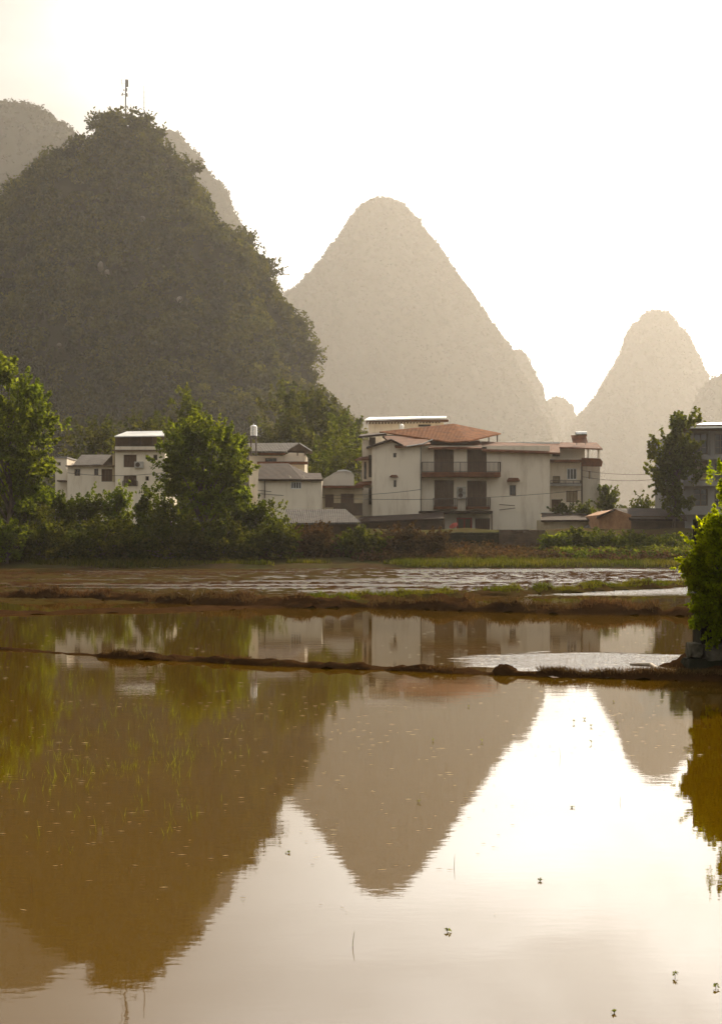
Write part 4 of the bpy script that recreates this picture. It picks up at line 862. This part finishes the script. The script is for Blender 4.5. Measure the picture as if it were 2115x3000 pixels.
# muddy shelf between bunds at the left, and churned mud rows beyond
def mudfield(label, name, n_, xr, yr, size, hz, seed, mat, rows=True, keep=None, kind='stuff'):
    rg = np.random.default_rng(seed); x_ = rg.uniform(*xr, n_); y_ = rg.uniform(*yr, n_)
    if rows: y_ = np.round(y_/1.9)*1.9 + rg.normal(0, .22, n_)
    if keep is not None: k_ = keep(x_, y_); x_, y_ = x_[k_], y_[k_]
    n_ = len(x_); L_ = size*(.4+1.4*rg.random(n_)); Wd = L_*.35; H_ = hz*(.4+rg.random(n_)); a = rg.normal(0, .25, n_); seg = 7
    V_ = np.empty((n_, seg+1, 3)); F_ = np.empty((n_, seg, 3), dtype=np.int32)
    V_[:, 0] = np.stack([x_, y_, H_], 1)
    for k in range(seg):
        th_ = 2*np.pi*k/seg; r1 = .7+.6*rg.random(n_); ux, uy = np.cos(th_)*L_*r1, np.sin(th_)*Wd*r1
        V_[:, k+1] = np.stack([x_+ux*np.cos(a)-uy*np.sin(a), y_+ux*np.sin(a)+uy*np.cos(a), np.full(n_, -.03)], 1)
        F_[:, k] = np.stack([np.arange(n_)*(seg+1), np.arange(n_)*(seg+1)+1+k, np.arange(n_)*(seg+1)+1+(k+1) % seg], 1)
    o_ = np_mesh(name, V_.reshape(-1, 3), F_.reshape(-1, 3), mat); tag(o_, label, 'mud', kind=kind)
nz = lambda s_, sc_, th_: (lambda x_, y_: fbm(np.stack([x_*.22, y_, 0*x_], 1), sc_, 3, s_) > th_)
mudfield('churned rows of mud breaking the far paddy water', 'mud', 10000, (-36, 32), (44, 97), .42, .04, 1, M['mud'], keep=lambda x_, y_: nz(1, 2.4, .0)(x_, y_) & (y_ > 43+np.maximum(0, x_*1.1)))
mudfield('wet mud clods on the shelf at the left', 'mud', 3200, (-32, -1), (33, 56), .4, .05, 2, M['grassmud'], keep=lambda x_, y_: (y_ > 37.5+np.maximum(0, x_+8)*.05) & nz(2, 2.5, -.4)(x_, y_) & (y_ < 52-x_*.1))
mudfield('scattered mud clods right of the second bund', 'mud', 1800, (2, 30), (35.5, 48), .3, .04, 3, M['grassmud'], keep=nz(3, 2.0, .05))
mudfield('dark mud patches in the far left paddy', 'mud', 2300, (-40, 2), (60, 97), .6, .05, 4, M['grassmud'], keep=lambda x_, y_: (nz(4, 5.0, -.15)(x_, y_)) & (y_ > 66+x_*.6))

# rice shoots and floating scraps at the left
rg = np.random.default_rng(12)
def px_to_water(x_, y_): D_ = Dw(y_*DS); return X(x_*DS, D_), D_
xs_, ys_, hs_ = [], [], []
for k in range(360):
    x_ = rg.beta(1.1, 1.6)*760-20; y_ = 1485 + rg.beta(1.3, 2.6)*470
    if x_ > 640 - (y_-1500)*.35: continue
    wx, wy = px_to_water(x_, y_)
    for j in range(rg.integers(1, 6)): xs_.append(wx+rg.normal(0, .035)); ys_.append(wy+rg.normal(0, .06)); hs_.append(rg.uniform(.02, .13))
for cx_, cy_, w_, k_ in ((275, 1722, 50, 34), (390, 1725, 22, 14), (160, 1700, 60, 16), (640, 1590, 80, 20), (300, 1600, 60, 22)):
    for j in range(k_):
        wx, wy = px_to_water(cx_+rg.normal(0, w_*.6), cy_+rg.normal(0, 7)); xs_.append(wx); ys_.append(wy); hs_.append(rg.uniform(.02, .10))
n_ = len(xs_); b0 = np.stack([xs_, ys_, np.full(n_, -.02)], 1); hs_ = np.array(hs_); lean = np.stack([rg.normal(0, .10, n_)*hs_, rg.normal(0, .10, n_)*hs_, hs_], 1)
an = rg.uniform(0, np.pi, n_); wv = np.stack([np.cos(an), np.sin(an), 0*an], 1)*.0022
v_ = np.empty((n_, 4, 4, 3))
for k in range(4):
    f0, f1 = k/4, (k+1)/4; cu = lambda f_: b0 + lean*f_ + np.stack([lean[:, 0]*1.2*f_*f_, 0*hs_, -hs_*.12*f_*f_], 1)
    v_[:, k, 0] = cu(f0)-wv*(1-f0*.8); v_[:, k, 1] = cu(f0)+wv*(1-f0*.8); v_[:, k, 2] = cu(f1)+wv*(1-f1*.8); v_[:, k, 3] = cu(f1)-wv*(1-f1*.8)
q = v_.reshape(-1, 3); g = np_mesh('rice_shoots', q, quads_of(len(q)), M['rice']); tag(g, 'thin green rice shoots poking out of the dark water', 'rice shoots', kind='stuff')
n_ = 1300; x_ = rg.uniform(-40, 1640, n_); y_ = 1395 + rg.beta(1.05, 2.4, n_)*760; keep = (fbm(np.stack([x_, y_*2.5, 0*x_], 1), 90, 2, 8) > -.1) & ((x_ < 1150) | (y_ < 1700)); x_, y_ = x_[keep], y_[keep]
wx, wy = px_to_water(x_, y_); n_ = len(wx); L_ = rg.uniform(.004, .022, n_)*(.6+wy*.075); a = rg.normal(0, .2, n_)
v_ = np.empty((n_, 4, 3)); ux = np.stack([np.cos(a)*L_, np.sin(a)*L_, 0*a], 1); uy = np.stack([-np.sin(a)*L_*.09, np.cos(a)*L_*.09, 0*a+.001], 1); c = np.stack([wx, wy, np.full(n_, .006)], 1)
v_[:, 0] = c-ux; v_[:, 1] = c-uy; v_[:, 2] = c+ux; v_[:, 3] = c+uy
q = v_.reshape(-1, 3); g = np_mesh('floating_debris', q, quads_of(len(q)), M['straw']); tag(g, 'scraps of pale straw and leaf floating on the water', 'debris', kind='stuff')

# single water weeds on the bright water
WEEDS = [ (1286, 1622, .07, 'w', 'dark weed on the bright water below the gap between the peaks'), (1310, 1614, .035, 'w', 'tiny weed just right of the weed in the gap'), (1325, 1630, .045, 'w', 'small twin tipped weed right of the gap weeds'),
 (1325, 1668, .06, 'w', 'lone weed below the group in the gap reflection'), (1385, 1628, .11, 'w', 'tall tufted weed at the left edge of the pointed peak reflection'), (1375, 1575, .04, 'w', 'small weed at the shoulder of the pointed peak reflection'),
 (970, 1662, .05, 'w', 'leafy weed in the middle of the tall peak reflection'), (938, 1800, .035, 'w', 'small weed low in the tall peak reflection'), (1080, 1664, .05, 'w', 'weed in the right part of the tall peak reflection'),
 (1050, 1586, .04, 'w', 'small weed just below the near bund'), (647, 1913, .02, 'w', 'floating speck in the notch between the hill reflections'), (1282, 1812, .02, 'w', 'tiny floating weed in the bright middle water'),
 (1211, 1976, .025, 'w', 'floating leaf speck in the pale water left of centre right'), (1003, 2090, .03, 'w', 'floating weed under the tip of the tall peak reflection'), (1513, 2192, .045, 'w', 'dark weed near the lower right corner'),
 (1604, 2216, .03, 'w', 'weed cut close to the right edge'), (1377, 2272, .02, 'w', 'flat weed at the bottom of the frame'),
 (1256, 1698, .16, 's', 'single tall bare stem in the bright water'), (1018, 1945, .13, 's', 'thin leaning stem right of the tall peak tip'), (1389, 1800, .08, 's', 'short bent stem below the pointed peak reflection'),
 (790, 2122, .12, 's', 'upright stem in the cloudy reflection at the bottom'), (72, 2000, .14, 's', 'tall green stem in the dark hill reflection at the left'), (1236, 1535, .16, 's', 'tall stem in front of the clod on the bund'), (290, 1960, .07, 's', 'short green stem in the dark hill reflection')]
for i, (x_, y_, hh_, kd, lab) in enumerate(WEEDS):
    wx, wy = px_to_water(x_, y_); rgw = np.random.default_rng(300+i)
    r_ = empty('water_weed', (wx, wy, 0), lab, 'weed', 'single weeds standing in the water')
    hh_ *= .5; lean = rgw.normal(0, .12)*hh_
    MB().tube([(0, 0, -.02), (lean*.4, 0, hh_*.5), (lean, 0, hh_)], [.0014, .0012, .0006], 5).build('stem', M['leaf_dry' if i % 2 else 'rice'], r_)
    if kd == 'w':
        nl_ = 16; zz_ = rgw.uniform(.35, 1.05, nl_)*hh_; pc = np.stack([lean*zz_/hh_+rgw.normal(0, .006, nl_), rgw.normal(0, .005, nl_), zz_], 1)
        q = cards(pc, unit(rgw, nl_), .0036+.004*rgw.random(nl_), rgw, aspect=.5); np_mesh('leaves', q, quads_of(len(q)), M['leaf_mid'], r_)

# driftwood branch on the second bund, log at the right
D_ = Dw(G(1352)); bx = X(G(440), D_); r_ = empty('driftwood_branch', (bx, D_, .1), 'twisted bleached branch lying on the second bund', 'branch')
def dp(x_, y_): return ((G(x_)-G(440))/F*D_, 0, (G(1352)-G(y_))/F*D_ + .0)
MB().tube([dp(400, 1337), dp(408, 1342), dp(420, 1346), dp(430, 1349), dp(445, 1352), dp(462, 1350)], [.02, .028, .032, .035, .03, .02], 6).build('main_limb', M['bleached'], r_)
for pts in ([dp(458, 1352), dp(462, 1343), dp(460, 1338)], [dp(448, 1351), dp(455, 1343), dp(452, 1335)], [dp(462, 1351), dp(470, 1346), dp(472, 1340)], [dp(430, 1349), dp(436, 1340)], [dp(440, 1352), dp(455, 1356), dp(470, 1355)]):
    MB().tube(pts, [.022, .016, .008][:len(pts)], 5).build('twig', M['bleached'], r_)
a = px_to_water(1412, 1497); b_ = px_to_water(1530, 1514); c = ((a[0]+b_[0])/2, (a[1]+b_[1])/2)
o_ = MB().tube([(a[0]-c[0], a[1]-c[1], .04), (a[0]-c[0]+.25, a[1]-c[1]-.1, .045), (0, 0, .035), (b_[0]-c[0]-.2, b_[1]-c[1]+.05, .05), (b_[0]-c[0], b_[1]-c[1], .03)], [.016, .028, .034, .036, .03], 9).build('log', M['bleached'], smooth=True)
o_.location = (*c, 0); tag(o_, 'bare log half afloat against the bank at the right', 'log')

# ------------------------------------------------------------------ near right bank: mound, stones, pier, shrub
D_ = 17.6; xl = X(G(1532), D_)
def moundz(x_, y_):
    e = np.clip((x_-(xl-.35))/.55, 0, 1)*np.clip(1-np.abs(y_-17.9)/1.15, 0, 1)**.6
    return -.12+.42*e
us = np.linspace(xl-.4, xl+7, 130); vs_ = np.linspace(16.6, 19.2, 60); uu, vv = np.meshgrid(us, vs_); q = np.stack([uu.ravel(), vv.ravel(), moundz(uu.ravel(), vv.ravel())], 1)
q[:, 2] += fbm(q, .18, 4, 6)*.05; i_ = (np.arange(59)[:, None]*130+np.arange(129)[None]).ravel()
o_ = np_mesh('bank', q, np.stack([i_, i_+1, i_+131, i_+130], 1), M['mud'], smooth=True); tag(o_, kind='structure')
def stone(px, py0, py1, wpx, D_, dep, label, seed, mat='rock'):
    x_ = X(px, D_); z0, z1 = Z(py1, D_), Z(py0, D_); w_ = wpx/F*D_; rgw = np.random.default_rng(seed); n_ = 9; mb = MB()
    g_ = np.linspace(-1, 1, n_); vv_ = {}; V_ = []; F_ = []
    for ax_ in range(3):
        for sg in (-1, 1):
            b0_ = len(V_)
            for a_ in g_:
                for c_ in g_:
                    p_ = [0, 0, 0]; p_[ax_] = sg; p_[(ax_+1) % 3] = a_; p_[(ax_+2) % 3] = c_; V_.append(p_)
            for a_ in range(n_-1):
                for c_ in range(n_-1):
                    i0_ = b0_+a_*n_+c_; f_ = (i0_, i0_+n_, i0_+n_+1, i0_+1); F_.append(f_ if sg > 0 else f_[::-1])
    V_ = np.array(V_, float); r3 = np.linalg.norm(V_, axis=1, keepdims=True); V_ = V_/np.maximum(1, (r3/1.5)); V_ *= np.array([w_/2, dep/2, (z1-z0)/2])
    V_ += fbm(V_+seed*3, .12, 3, seed)[:, None]*.022*unit(rgw, 1)*0 + V_/np.linalg.norm(V_, axis=1, keepdims=True)*fbm(V_+seed*3, .1, 3, seed)[:, None]*.018
    o_ = np_mesh('stone_block', V_, np.array(F_), M[mat], smooth=False); o_.location = (x_, D_, (z0+z1)/2); tag(o_, label, 'stone block', 'stones under the near shrub')
stone(2031, 1884, 1925, 34, 17.5, .3, 'smaller pale stone block at the left corner of the bank', 1)
stone(2084, 1886, 1934, 52, 17.45, .35, 'larger pale stone block under the near shrub', 2)
stone(2135, 1890, 1938, 44, 17.5, .35, 'stone block cut by the right edge', 3)
stone(2055, 1928, 1975, 100, 17.55, .45, 'long dark foundation stone under the pale blocks', 4, 'rockdark')
stone(2150, 1932, 1978, 90, 17.6, .45, 'dark foundation stone at the right edge', 5, 'rockdark')
r_ = empty('stone_pier', (X(2100, 17.7), 17.7, .2), 'dark square pier inside the near shrub', 'pier')
rgw = np.random.default_rng(3); mb = MB(); z_ = 0
while z_ < 1.55:
    hc = .17+.05*rgw.random(); j = rgw.uniform(-.012, .012, 4); mb.box(-.25+j[0], .45+j[1], -.2+j[2], .25, z_, z_+hc-.008); z_ += hc
mb.build('stones', M['rockdark'], r_)
tree('near_shrub', 'sunlit lime green shrub in front at the right edge', 'shrub', G(1655), 17.3, G(1440), G(1038), G(290), M['leaf_near'], 71, leaf=.027, npuff=360, per=165, prad=.062, crown_from=.05, zb=.3, trunk_px=G(1660), yscale=.45,
     lobes=[(.02,.50,.38,.26),(-.22,.42,.22,.16),(-.06,.82,.10,.16),(.14,.80,.2,.2),(-.2,.60,.07,.12),(-.12,.24,.2,.16),(.12,.2,.3,.2),(-.26,.16,.1,.14),(-.32,.46,.1,.05),(-.2,.1,.05,.1),(-.24,.72,.04,.1),(-.08,.93,.05,.1),(-.29,.3,.08,.05)])

# ------------------------------------------------------------------ haze
HZ = (-3600, 3600, -420, 4600, -1.5, 720)
hz = MB().box(*HZ[:4], HZ[4], HZ[5]); m, t, o = new_mat('haze_air')
pv = t.nodes.new('ShaderNodeVolumePrincipled'); pv.inputs['Color'].default_value = (1.0, .96, .90, 1); pv.inputs['Density'].default_value = .00012; pv.inputs['Anisotropy'].default_value = .5
t.links.new(pv.outputs[0], o.inputs['Volume'])
hz = hz.build('haze', m); tag(hz, kind='stuff')
